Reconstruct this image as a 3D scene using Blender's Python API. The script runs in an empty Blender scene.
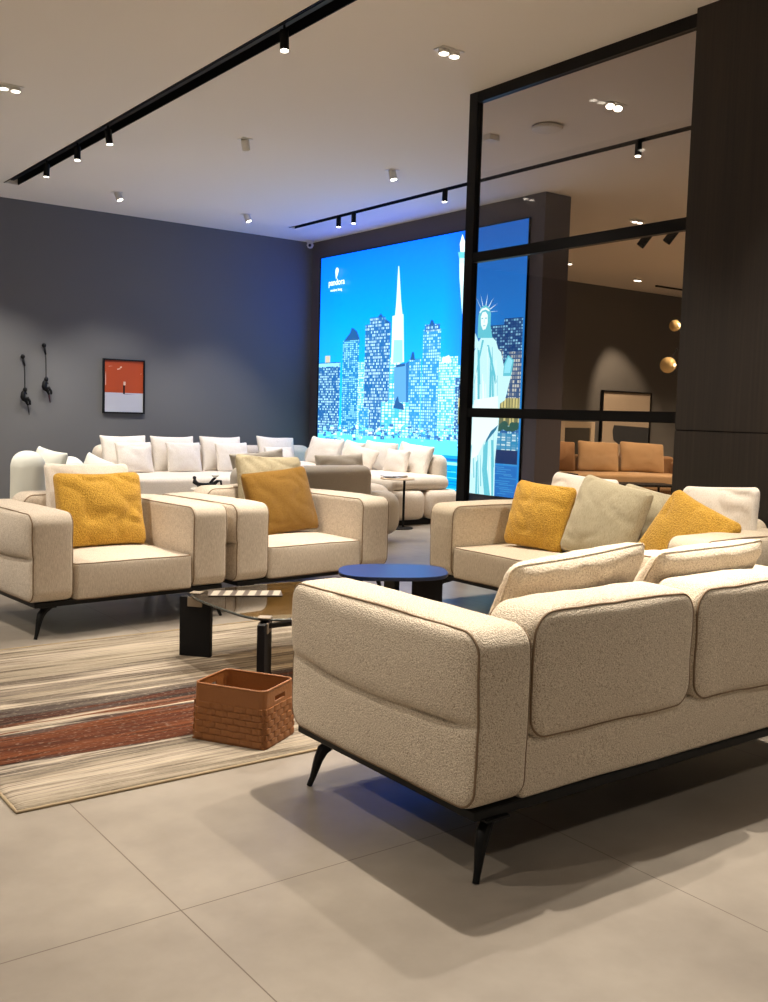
import bpy, bmesh, math, random
from mathutils import Vector, Matrix, noise
import numpy as np
random.seed(7)
PI = math.pi
C = bpy.context.scene.collection
sc = bpy.context.scene

# ------------------------------------------------------------------ camera
F = 997.0; CX, CY = 384.0, 501.0; CAMH = 1.3; CEIL = 3.9
a_ = np.array([-744., -109., F]); b_ = np.array([1342., -49., F])
a_ /= np.linalg.norm(a_); b_ -= a_ * (a_ @ b_); b_ /= np.linalg.norm(b_)
u_ = -np.cross(b_, a_)
if u_[1] > 0: u_ = -u_
RM = np.stack([b_, a_, u_])
CAMP = np.array([0., 0., CAMH])
def ray(px, py): return RM @ np.array([px - CX, py - CY, F])
def atx(px, py, x):
    d = ray(px, py); return CAMP + d * x / d[0]
cam = bpy.data.cameras.new('camera'); camo = bpy.data.objects.new('camera', cam); C.objects.link(camo)
cam.sensor_fit = 'HORIZONTAL'; cam.sensor_width = 36; cam.lens = F * 36 / 768
cam.clip_start = 0.05; cam.clip_end = 100
r, u, k = RM[:, 0], -RM[:, 1], -RM[:, 2]
camo.matrix_world = Matrix(((r[0], u[0], k[0], 0), (r[1], u[1], k[1], 0), (r[2], u[2], k[2], CAMH), (0, 0, 0, 1)))
sc.camera = camo

# ------------------------------------------------------------------ materials
def lin(c):
    c = c / 255.0
    return c / 12.92 if c <= .04045 else ((c + .055) / 1.055) ** 2.4
def rgb(r, g, b): return (lin(r), lin(g), lin(b), 1)
def newmat(name):
    m = bpy.data.materials.new(name); m.use_nodes = True
    nt = m.node_tree; b = nt.nodes['Principled BSDF']
    return m, nt, b
def N(nt, t, **kw):
    n = nt.nodes.new(t)
    for k, v in kw.items():
        if k in n.inputs: n.inputs[k].default_value = v
        else: setattr(n, k, v)
    return n
def L(nt, a, b): nt.links.new(a, b)
def ramp(nt, stops, interp='LINEAR'):
    n = nt.nodes.new('ShaderNodeValToRGB'); cr = n.color_ramp; cr.interpolation = interp
    while len(cr.elements) < len(stops): cr.elements.new(.5)
    for e, (p, c) in zip(cr.elements, stops): e.position = p; e.color = c
    return n
def mapping(nt, scale=(1, 1, 1), loc=(0, 0, 0), src='Object'):
    tc = nt.nodes.new('ShaderNodeTexCoord'); mp = nt.nodes.new('ShaderNodeMapping')
    mp.inputs['Scale'].default_value = scale; mp.inputs['Location'].default_value = loc
    L(nt, tc.outputs[src], mp.inputs['Vector']); return mp.outputs['Vector']
def plain(name, col, rough=.6, metal=0., spec=.5, bump=0., bscale=60):
    m, nt, b = newmat(name)
    b.inputs['Base Color'].default_value = col; b.inputs['Roughness'].default_value = rough
    b.inputs['Metallic'].default_value = metal; b.inputs['Specular IOR Level'].default_value = spec
    if bump:
        v = mapping(nt); n = N(nt, 'ShaderNodeTexNoise', Scale=bscale, Detail=3.0); L(nt, v, n.inputs['Vector'])
        bp = N(nt, 'ShaderNodeBump', Strength=bump, Distance=.01); L(nt, n.outputs['Fac'], bp.inputs['Height'])
        L(nt, bp.outputs['Normal'], b.inputs['Normal'])
    return m
def fabric(name, c1, c2, scale=220, bump=.5, kind='boucle', rough=.92, dist=.004):
    m, nt, b = newmat(name)
    v = mapping(nt)
    if kind == 'boucle':
        n = N(nt, 'ShaderNodeTexNoise', Scale=scale, Detail=2.0, Roughness=.6); L(nt, v, n.inputs['Vector'])
        vo = N(nt, 'ShaderNodeTexVoronoi', Scale=scale * .6); L(nt, v, vo.inputs['Vector'])
        rp = ramp(nt, [(.34, c2), (.56, c1)]); L(nt, n.outputs['Fac'], rp.inputs['Fac'])
        mx = N(nt, 'ShaderNodeMath', operation='SUBTRACT'); L(nt, n.outputs['Fac'], mx.inputs[0]); L(nt, vo.outputs['Distance'], mx.inputs[1])
        h = mx.outputs[0]
    else:
        w1 = mapping(nt, (scale, scale * .12, scale)); w2 = mapping(nt, (scale * .12, scale, scale * .12))
        n1 = N(nt, 'ShaderNodeTexNoise', Scale=1.0, Detail=1.0); n2 = N(nt, 'ShaderNodeTexNoise', Scale=1.0, Detail=1.0)
        w3 = mapping(nt, (scale * .9, scale * .9, scale * .1))
        L(nt, w1, n1.inputs['Vector']); L(nt, w3, n2.inputs['Vector'])
        mx = N(nt, 'ShaderNodeMath', operation='MULTIPLY_ADD'); mx.inputs[1].default_value = .5
        L(nt, n1.outputs['Fac'], mx.inputs[0])
        m5 = N(nt, 'ShaderNodeMath', operation='MULTIPLY'); m5.inputs[1].default_value = .5; L(nt, n2.outputs['Fac'], m5.inputs[0])
        L(nt, m5.outputs[0], mx.inputs[2])
        rp = ramp(nt, [(.38, c2), (.6, c1)]); L(nt, mx.outputs[0], rp.inputs['Fac']); h = mx.outputs[0]
    L(nt, rp.outputs['Color'], b.inputs['Base Color'])
    bp = N(nt, 'ShaderNodeBump', Strength=bump, Distance=dist); L(nt, h, bp.inputs['Height'])
    L(nt, bp.outputs['Normal'], b.inputs['Normal'])
    b.inputs['Roughness'].default_value = rough; b.inputs['Specular IOR Level'].default_value = .2
    b.inputs['Sheen Weight'].default_value = .15
    return m
def emit(name, col, strength):
    m, nt, b = newmat(name)
    b.inputs['Base Color'].default_value = (0, 0, 0, 1); b.inputs['Roughness'].default_value = .4
    b.inputs['Emission Color'].default_value = col; b.inputs['Emission Strength'].default_value = strength
    return m

M = {}
M['boucle'] = fabric('cream_boucle', rgb(230, 217, 197), rgb(166, 146, 120), 300, .7)
M['linen'] = fabric('beige_linen', rgb(218, 206, 190), rgb(184, 170, 152), 420, .3, 'weave')
M['linen2'] = fabric('sand_linen', rgb(212, 198, 176), rgb(180, 164, 140), 420, .3, 'weave')
M['piping'] = plain('piping_cord', rgb(132, 110, 86), .85)
M['piping_light'] = plain('piping_cord_light', rgb(196, 178, 152), .85)
M['yellow'] = fabric('mustard_boucle', rgb(208, 164, 66), rgb(166, 118, 36), 170, .7)
M['ochre'] = fabric('ochre_weave', rgb(138, 102, 38), rgb(112, 78, 24), 260, .4)
M['sage'] = fabric('sage_linen', rgb(190, 180, 152), rgb(164, 152, 124), 380, .3, 'weave')
M['offwhite'] = fabric('offwhite_linen', rgb(240, 232, 222), rgb(220, 210, 196), 380, .25, 'weave')
M['boucle_pillow'] = fabric('cream_boucle_cushion', rgb(236, 222, 200), rgb(196, 176, 150), 200, .55)
M['cream_far'] = fabric('cream_soft', rgb(224, 212, 196), rgb(206, 192, 174), 120, .2)
M['white_far'] = plain('white_soft', rgb(226, 226, 214), .9)
M['grey_fab'] = fabric('taupe_weave', rgb(200, 190, 174), rgb(176, 164, 148), 260, .3)
M['grey_pil'] = fabric('grey_beige', rgb(208, 198, 182), rgb(182, 170, 154), 260, .3)
M['tan'] = fabric('tan_cloth', rgb(184, 154, 118), rgb(160, 130, 96), 160, .2)
M['tan_d'] = fabric('brown_cloth', rgb(150, 116, 84), rgb(126, 96, 68), 160, .2)
M['black'] = plain('black_metal', rgb(12, 12, 12), .5, .1, spec=.25)
M['blackm'] = plain('matt_black', rgb(10, 10, 12), .6, spec=.25)
M['frame'] = plain('black_frame', rgb(9, 9, 11), .4, spec=.25)
M['chrome'] = plain('brushed_bronze', rgb(150, 136, 118), .45, .5)
M['white'] = plain('white_plastic', rgb(225, 222, 215), .45)
M['basket'] = plain('woven_tan', rgb(130, 80, 38), .5, bump=.25, bscale=90)
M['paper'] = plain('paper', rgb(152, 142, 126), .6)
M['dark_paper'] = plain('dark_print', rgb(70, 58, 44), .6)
M['lamp'] = emit('lamp_lens', (1, .9, .74, 1), 14)
M['brass'] = plain('amber_glass_ball', rgb(240, 212, 150), .15, .1)
M['wall_grey'] = plain('grey_paint', rgb(108, 108, 108), .85, spec=.25, bump=.06, bscale=8)
M['wall_dark'] = plain('charcoal_paint', rgb(98, 94, 100), .8, spec=.25)
M['ceil'] = plain('ceiling_paint', rgb(240, 234, 226), .95, spec=.1)

# floor tiles
def floor_mat():
    m, nt, b = newmat('porcelain_tile')
    v = mapping(nt)
    n1 = N(nt, 'ShaderNodeTexNoise', Scale=1.3, Detail=6.0, Roughness=.6); L(nt, v, n1.inputs['Vector'])
    n2 = N(nt, 'ShaderNodeTexNoise', Scale=9.0, Detail=4.0, Roughness=.6); L(nt, v, n2.inputs['Vector'])
    r1 = ramp(nt, [(.3, rgb(122, 113, 103)), (.7, rgb(152, 143, 131))]); L(nt, n1.outputs['Fac'], r1.inputs['Fac'])
    r2 = ramp(nt, [(.35, (.86, .86, .86, 1)), (.65, (1, 1, 1, 1))]); L(nt, n2.outputs['Fac'], r2.inputs['Fac'])
    mu = N(nt, 'ShaderNodeMix', data_type='RGBA', blend_type='MULTIPLY'); mu.inputs['Factor'].default_value = .5
    L(nt, r1.outputs['Color'], mu.inputs[6]); L(nt, r2.outputs['Color'], mu.inputs[7])
    # grout: joints at x = 1.088 + k*1.2 , y = 2.288 + k*1.2 (running bond off)
    sep = nt.nodes.new('ShaderNodeSeparateXYZ'); L(nt, v, sep.inputs[0])
    outs = []
    for ax, off in (('X', 1.088), ('Y', 2.288)):
        s = N(nt, 'ShaderNodeMath', operation='SUBTRACT'); L(nt, sep.outputs[ax], s.inputs[0]); s.inputs[1].default_value = off - 12.0 * 1
        mo = N(nt, 'ShaderNodeMath', operation='PINGPONG'); mo.inputs[1].default_value = .6; L(nt, s.outputs[0], mo.inputs[0])
        lt = N(nt, 'ShaderNodeMath', operation='LESS_THAN'); lt.inputs[1].default_value = .0018; L(nt, mo.outputs[0], lt.inputs[0])
        outs.append(lt.outputs[0])
    mx = N(nt, 'ShaderNodeMath', operation='MAXIMUM'); L(nt, outs[0], mx.inputs[0]); L(nt, outs[1], mx.inputs[1])
    m2 = N(nt, 'ShaderNodeMix', data_type='RGBA'); L(nt, mx.outputs[0], m2.inputs['Factor'])
    L(nt, mu.outputs[2], m2.inputs[6]); m2.inputs[7].default_value = rgb(92, 80, 68)
    L(nt, m2.outputs[2], b.inputs['Base Color'])
    rr = N(nt, 'ShaderNodeMapRange'); rr.inputs['To Min'].default_value = .3; rr.inputs['To Max'].default_value = .46
    L(nt, n2.outputs['Fac'], rr.inputs['Value']); L(nt, rr.outputs[0], b.inputs['Roughness'])
    b.inputs['Specular IOR Level'].default_value = .4
    return m
M['floor'] = floor_mat()

def wood_mat():
    m, nt, b = newmat('dark_stained_oak')
    v = mapping(nt, (60, 60, 1.2)); n = N(nt, 'ShaderNodeTexNoise', Scale=1.0, Detail=5.0); L(nt, v, n.inputs['Vector'])
    v2 = mapping(nt, (4, 4, .15)); n2 = N(nt, 'ShaderNodeTexNoise', Scale=1.0, Detail=2.0); L(nt, v2, n2.inputs['Vector'])
    mm = N(nt, 'ShaderNodeMath', operation='ADD'); L(nt, n.outputs['Fac'], mm.inputs[0]); L(nt, n2.outputs['Fac'], mm.inputs[1])
    h = N(nt, 'ShaderNodeMath', operation='MULTIPLY'); h.inputs[1].default_value = .5; L(nt, mm.outputs[0], h.inputs[0])
    rp = ramp(nt, [(.35, rgb(26, 23, 21)), (.5, rgb(34, 29, 26)), (.65, rgb(46, 38, 33))]); L(nt, h.outputs[0], rp.inputs['Fac'])
    L(nt, rp.outputs['Color'], b.inputs['Base Color']); b.inputs['Roughness'].default_value = .5
    return m
M['wood'] = wood_mat()
M['oak'] = plain('pale_oak', rgb(196, 170, 138), .5)

def rug_mat():
    m, nt, b = newmat('striped_rug_pile')
    tc = nt.nodes.new('ShaderNodeTexCoord'); sep = nt.nodes.new('ShaderNodeSeparateXYZ'); L(nt, tc.outputs['Object'], sep.inputs[0])
    def noise_s(sx, sy, det=3.):
        mp = nt.nodes.new('ShaderNodeMapping'); mp.inputs['Scale'].default_value = (sx, sy, 1); L(nt, tc.outputs['Object'], mp.inputs['Vector'])
        n = N(nt, 'ShaderNodeTexNoise', Scale=1.0, Detail=det, Roughness=.6); L(nt, mp.outputs[0], n.inputs['Vector']); return n.outputs['Fac']
    def mth(op, a, bb=None):
        n = N(nt, 'ShaderNodeMath', operation=op)
        for i, x in enumerate((a, bb)):
            if x is None: continue
            if isinstance(x, (int, float)): n.inputs[i].default_value = x
            else: L(nt, x, n.inputs[i])
        return n.outputs[0]
    # y wobbling: 0..2.16
    nA = noise_s(1.0, 14., 3.)
    nB = noise_s(1.3, 34., 6.)
    nC = noise_s(.7, 5., 2.)
    y = mth('ADD', sep.outputs['Y'], mth('MULTIPLY', mth('SUBTRACT', nA, .5), .34))
    y = mth('ADD', y, mth('MULTIPLY', mth('SUBTRACT', nC, .5), .22))
    yn = mth('DIVIDE', y, 2.16)
    cr = rgb(166, 154, 138); c2 = rgb(142, 131, 115); g = rgb(104, 94, 84); dg = rgb(66, 58, 54); ru = rgb(74, 40, 26); ru2 = rgb(96, 54, 32); w = rgb(174, 162, 144)
    st = [(0, c2), (.09, cr), (.13, c2), (.155, g), (.165, cr), (.18, dg), (.195, ru), (.24, ru2), (.29, ru), (.33, ru2), (.35, dg), (.37, w), (.39, ru2),
          (.42, dg), (.45, ru), (.47, dg), (.50, g), (.52, w), (.54, g), (.58, c2), (.62, g), (.66, cr), (.70, g), (.74, c2), (.80, c2), (.88, cr), (.93, c2), (1, cr)]
    rp = ramp(nt, st); L(nt, yn, rp.inputs['Fac'])
    # fine streaks
    f = ramp(nt, [(.38, (.42, .39, .37, 1)), (.49, (.92, .92, .92, 1)), (.66, (1.15, 1.14, 1.1, 1))]); L(nt, nB, f.inputs['Fac'])
    mu = N(nt, 'ShaderNodeMix', data_type='RGBA', blend_type='MULTIPLY'); mu.inputs['Factor'].default_value = 1.
    L(nt, rp.outputs['Color'], mu.inputs[6]); L(nt, f.outputs['Color'], mu.inputs[7])
    nD = noise_s(2.6, 120., 2.)
    f2 = ramp(nt, [(.36, (.5, .48, .46, 1)), (.46, (.95, .95, .95, 1)), (.7, (1.1, 1.1, 1.1, 1))]); L(nt, nD, f2.inputs['Fac'])
    mu2 = N(nt, 'ShaderNodeMix', data_type='RGBA', blend_type='MULTIPLY'); mu2.inputs['Factor'].default_value = .8
    L(nt, mu.outputs[2], mu2.inputs[6]); L(nt, f2.outputs['Color'], mu2.inputs[7]); mu = mu2
    # flecks of cream on top
    nF = noise_s(40., 90., 1.)
    ff = ramp(nt, [(.6, (0, 0, 0, 1)), (.68, (1, 1, 1, 1))]); L(nt, nF, ff.inputs['Fac'])
    m3 = N(nt, 'ShaderNodeMix', data_type='RGBA'); fm = mth('MULTIPLY', ff.outputs['Color'], .22); L(nt, fm, m3.inputs['Factor'])
    L(nt, mu.outputs[2], m3.inputs[6]); m3.inputs[7].default_value = cr
    L(nt, m3.outputs[2], b.inputs['Base Color'])
    bp = N(nt, 'ShaderNodeBump', Strength=.8, Distance=.008); hs = mth('ADD', nB, nF); L(nt, hs, bp.inputs['Height']); L(nt, bp.outputs['Normal'], b.inputs['Normal'])
    b.inputs['Roughness'].default_value = .95; b.inputs['Specular IOR Level'].default_value = .1
    return m
M['rug'] = rug_mat()

def glass_mat(name, tint, gloss=.06):
    m = bpy.data.materials.new(name); m.use_nodes = True; nt = m.node_tree
    for n in list(nt.nodes): nt.nodes.remove(n)
    o = nt.nodes.new('ShaderNodeOutputMaterial'); t = nt.nodes.new('ShaderNodeBsdfTransparent'); t.inputs[0].default_value = tint
    g = nt.nodes.new('ShaderNodeBsdfGlossy'); g.inputs['Roughness'].default_value = .02; g.inputs[0].default_value = (1, 1, 1, 1)
    lw = nt.nodes.new('ShaderNodeLayerWeight'); lw.inputs['Blend'].default_value = .5
    pw = N(nt, 'ShaderNodeMath', operation='POWER'); L(nt, lw.outputs['Facing'], pw.inputs[0]); pw.inputs[1].default_value = 4.0
    fr = N(nt, 'ShaderNodeMath', operation='MULTIPLY_ADD'); L(nt, pw.outputs[0], fr.inputs[0]); fr.inputs[1].default_value = .5; fr.inputs[2].default_value = gloss * .5
    mx = nt.nodes.new('ShaderNodeMixShader'); L(nt, fr.outputs[0], mx.inputs[0]); L(nt, t.outputs[0], mx.inputs[1]); L(nt, g.outputs[0], mx.inputs[2])
    L(nt, mx.outputs[0], o.inputs[0]); return m
M['pane'] = glass_mat('partition_glass', (.86, .84, .83, 1), .04)
M['smoked'] = glass_mat('smoked_glass', (.55, .50, .43, 1), .16)

# ------------------------------------------------------------------ object helpers
def link(name, verts, faces, mat, parent=None, smooth=True, loc=None, rot=None):
    me = bpy.data.meshes.new(name); me.from_pydata([tuple(v) for v in verts], [], faces)
    bm = bmesh.new(); bm.from_mesh(me); bmesh.ops.recalc_face_normals(bm, faces=bm.faces); bm.to_mesh(me); bm.free()
    if smooth: me.polygons.foreach_set('use_smooth', [True] * len(me.polygons))
    mats = mat if isinstance(mat, (list, tuple)) else [mat]
    for m in mats: me.materials.append(m)
    o = bpy.data.objects.new(name, me); C.objects.link(o)
    if parent: o.parent = parent
    if loc is not None: o.location = loc
    if rot is not None: o.rotation_euler = rot
    return o
def tag(o, label, cat, group=None, kind=None):
    o['label'] = label; o['category'] = cat
    if group: o['group'] = group
    if kind: o['kind'] = kind
    return o
def thing(name, label, cat, loc=(0, 0, 0), rz=0, group=None):
    o = bpy.data.objects.new(name, None); o.empty_display_size = .1; C.objects.link(o)
    o.location = loc; o.rotation_euler = (0, 0, rz); return tag(o, label, cat, group)
def struct(o, label=None):
    o['kind'] = 'structure'
    if label: o['label'] = label
    return o
class MB:
    def __init__(s): s.v = []; s.f = []; s.m = []; s.fm = []
    def add(s, v, f, mi=0):
        o = len(s.v); s.v += [tuple(x) for x in v]; s.f += [tuple(i + o for i in q) for q in f]; s.fm += [mi] * len(f); return s
    def box(s, x0, x1, y0, y1, z0, z1, mi=0, bev=0.):
        if bev > 0:
            bm = bmesh.new(); bmesh.ops.create_cube(bm, size=1)
            for v in bm.verts: v.co = Vector(((x0 + x1) / 2 + v.co.x * (x1 - x0), (y0 + y1) / 2 + v.co.y * (y1 - y0), (z0 + z1) / 2 + v.co.z * (z1 - z0)))
            bmesh.ops.bevel(bm, geom=bm.edges[:], offset=bev, segments=2, affect='EDGES', profile=.5)
            s.add([v.co[:] for v in bm.verts], [[v.index for v in f.verts] for f in bm.faces], mi); bm.free(); return s
        v = [(x, y, z) for z in (z0, z1) for y in (y0, y1) for x in (x0, x1)]
        s.add(v, [(0, 2, 3, 1), (4, 5, 7, 6), (0, 1, 5, 4), (2, 6, 7, 3), (0, 4, 6, 2), (1, 3, 7, 5)], mi); return s
    def tube(s, pts, rad, n=8, mi=0, closed=False, sq=1., up=None):
        pts = [Vector(p) for p in pts]; rings = []
        K = len(pts)
        rad = rad if isinstance(rad, (list, tuple)) else [rad] * K
        prev = None
        for i, p in enumerate(pts):
            if closed: t = pts[(i + 1) % K] - pts[i - 1]
            else: t = pts[min(i + 1, K - 1)] - pts[max(i - 1, 0)]
            t.normalize()
            if prev is None:
                ref = Vector(up) if up else (Vector((0, 0, 1)) if abs(t.z) < .9 else Vector((1, 0, 0)))
                prev = (ref - t * ref.dot(t)).normalized()
            prev = (prev - t * prev.dot(t)).normalized(); b = t.cross(prev)
            rings.append([p + prev * math.cos(2 * PI * j / n) * rad[i] + b * math.sin(2 * PI * j / n) * rad[i] * sq for j in range(n)])
        v = [q for r_ in rings for q in r_]; f = []
        for i in range(K if closed else K - 1):
            i2 = (i + 1) % K
            for j in range(n): f.append((i * n + j, i * n + (j + 1) % n, i2 * n + (j + 1) % n, i2 * n + j))
        if not closed: f.append(tuple(range(n))); f.append(tuple((K - 1) * n + j for j in range(n)))
        s.add(v, f, mi); return s
    def lathe(s, prof, n=24, mi=0, c=(0, 0, 0)):
        v = []; f = []
        for (r_, z) in prof:
            for j in range(n): v.append((c[0] + r_ * math.cos(2 * PI * j / n), c[1] + r_ * math.sin(2 * PI * j / n), c[2] + z))
        for i in range(len(prof) - 1):
            for j in range(n): f.append((i * n + j, i * n + (j + 1) % n, (i + 1) * n + (j + 1) % n, (i + 1) * n + j))
        f.append(tuple(range(n))); f.append(tuple((len(prof) - 1) * n + j for j in range(n)))
        s.add(v, f, mi); return s
    def prism(s, poly, z0, z1, mi=0):   # poly in xy, extruded in z
        n = len(poly)
        v = [(x, y, z0) for x, y in poly] + [(x, y, z1) for x, y in poly]
        f = [tuple(range(n)), tuple(range(n, 2 * n))] + [(i, (i + 1) % n, n + (i + 1) % n, n + i) for i in range(n)]
        s.add(v, f, mi); return s
    def obj(s, name, mat, parent=None, smooth=False, loc=None, rot=None):
        me_o = link(name, s.v, s.f, mat, parent, smooth, loc, rot)
        if isinstance(mat, (list, tuple)):
            me_o.data.polygons.foreach_set('material_index', s.fm)
        if smooth == 'auto':
            me_o.data.set_sharp_from_angle(angle=math.radians(35))
        return me_o

def coords(half, rc, r, n):
    c = []
    h = half
    def seg(a, b, k): return [a + (b - a) * i / k for i in range(k)]
    c += seg(-h, -h + r, 3)
    if rc > r + 1e-4: c += seg(-h + r, -h + rc, 3)
    c += seg(-h + rc, h - rc, n)
    if rc > r + 1e-4: c += seg(h - rc, h - r, 3)
    c += seg(h - r, h, 3); c.append(h)
    return c
class Pad:
    """soft upholstered block: rounded outline (half sizes A,B, corner rc) extruded along w (half C, edge fillet r)"""
    def __init__(s, A, B, Cc, rc, r, puff=(0, 0), side=0., axis='y', seed=0, amp=.0, asc=3., hook=None, center=(0, 0, 0), nu=14, nv=8, nw=4, pw=1.):
        s.A, s.B, s.Cc, s.rc, s.r = A, B, Cc, min(rc, A * .98, B * .98), min(r, Cc * .98)
        s.rc = max(s.rc, s.r) if s.r <= min(A, B) else s.rc
        s.puff, s.side, s.axis, s.seed, s.amp, s.asc, s.hook, s.center, s.pw = puff, side, axis, seed, amp, asc, hook, Vector(center), pw
        s.nu, s.nv, s.nw = nu, nv, nw
    def map(s, u, v, w):
        A, B, Cc, rc, r = s.A, s.B, s.Cc, s.rc, s.r
        su, sv, sw = (1 if u >= 0 else -1), (1 if v >= 0 else -1), (1 if w >= 0 else -1)
        au, av, aw = abs(u), abs(v), abs(w)
        dx, dz = au - (A - rc), av - (B - rc)
        corner = dx > 0 and dz > 0
        if corner:
            m = max(dx, dz); hyp = math.hypot(dx, dz); cx, cz = dx / hyp, dz / hyp; e = rc - m
        else:
            e = min(A - au, B - av)
        de, dw = r - e, aw - (Cc - r)
        if de > 0 and dw > 0:
            mm = max(de, dw); hh = math.hypot(de, dw); de, dw = de * mm / hh, dw * mm / hh
            e2 = r - de; aw = Cc - r + dw
        else: e2 = e
        if corner: au, av = A - rc + cx * (rc - e2), B - rc + cz * (rc - e2); nx, nz = cx, cz
        else:
            if A - au < B - av: au = A - e2 if e < r else au; nx, nz = 1, 0
            else: av = B - e2 if e < r else av; nx, nz = 0, 1
        k = max(0., 1 - (u / A) ** 2) * max(0., 1 - (v / B) ** 2)
        k = k ** s.pw
        p = s.puff[1] if w > 0 else s.puff[0]
        capw = max(0., min(1., (aw - (Cc - r)) / max(r, 1e-6)))
        aw2 = aw + p * k * (capw if e2 < r else 1.)
        if s.side:
            kk = s.side * (1 - min(1, aw / Cc) ** 2) * (1 if e2 < r else 0)
            # taper the bulge to 0 at outline corners
            t = (1 - (v / B) ** 2) if nx > nz else (1 - (u / A) ** 2)
            kk *= max(.15, t)
            au += kk * nx; av += kk * nz
        P_ = (su * au, sv * av, sw * aw2)
        if s.axis == 'y': q = Vector((P_[0], P_[2], P_[1]))
        elif s.axis == 'x': q = Vector((P_[2], P_[0], P_[1]))
        else: q = Vector((P_[0], P_[1], P_[2]))
        if s.amp:
            n = noise.noise_vector(q * s.asc + Vector((s.seed * 3.7, s.seed * 1.3, 5.1)))
            n2 = noise.noise_vector(q * s.asc * 3.1 + Vector((s.seed * 2.7, 9.3, s.seed)))
            q = q + n * s.amp + n2 * s.amp * .35
        if s.hook: q = s.hook(q, P_)
        return q + s.center
    def verts(s):
        U = coords(s.A, s.rc, s.r, s.nu); V = coords(s.B, s.rc, s.r, s.nv); W = [x for x in coords(s.Cc, s.r, s.r, s.nw)]
        nu, nv, nw = len(U) - 1, len(V) - 1, len(W) - 1
        idx = {}; vs = []
        def g(i, j, k):
            key = (i, j, k)
            if key not in idx: idx[key] = len(vs); vs.append(s.map(U[i], V[j], W[k]))
            return idx[key]
        fs = []
        for i in range(nu):
            for j in range(nv):
                for k in (0, nw): fs.append((g(i, j, k), g(i + 1, j, k), g(i + 1, j + 1, k), g(i, j + 1, k)))
        for i in range(nu):
            for k in range(nw):
                for j in (0, nv): fs.append((g(i, j, k), g(i + 1, j, k), g(i + 1, j, k + 1), g(i, j, k + 1)))
        for j in range(nv):
            for k in range(nw):
                for i in (0, nu): fs.append((g(i, j, k), g(i, j + 1, k), g(i, j + 1, k + 1), g(i, j, k + 1)))
        return vs, fs
    def make(s, name, mat, parent=None):
        v, f = s.verts(); return link(name, v, f, mat, parent, True)
    def seam(s, wside, a0=0., a1=1., out=.0):
        """points along outline at the fillet; perimeter parameter 0..1 starting bottom-left (u-,v-) going up the left side, top, right, bottom"""
        A, B = s.A, s.B; per = [(-A, -B), (-A, B), (A, B), (A, -B), (-A, -B)]
        lens = [2 * B, 2 * A, 2 * B, 2 * A]; tot = sum(lens); pts = []
        n = 150; full = (a1 - a0) >= .999
        for i in range(n if full else n + 1):
            t = (a0 + (a1 - a0) * i / n) * tot
            t = t % tot if t < tot else tot - 1e-6
            k = 0
            while t > lens[k]: t -= lens[k]; k += 1
            p, q = per[k], per[k + 1]; ff = t / lens[k]
            pts.append(s.map((p[0] + (q[0] - p[0]) * ff) , (p[1] + (q[1] - p[1]) * ff), wside * s.Cc))
        return pts, full
    def piping(s, wside, mat, parent, a0=0., a1=1., rad=.0038, name='piping'):
        pts, full = s.seam(wside, a0, a1)
        mb = MB(); mb.tube(pts, rad, 6, closed=full); return mb.obj(name, mat, parent, smooth=True)

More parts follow.
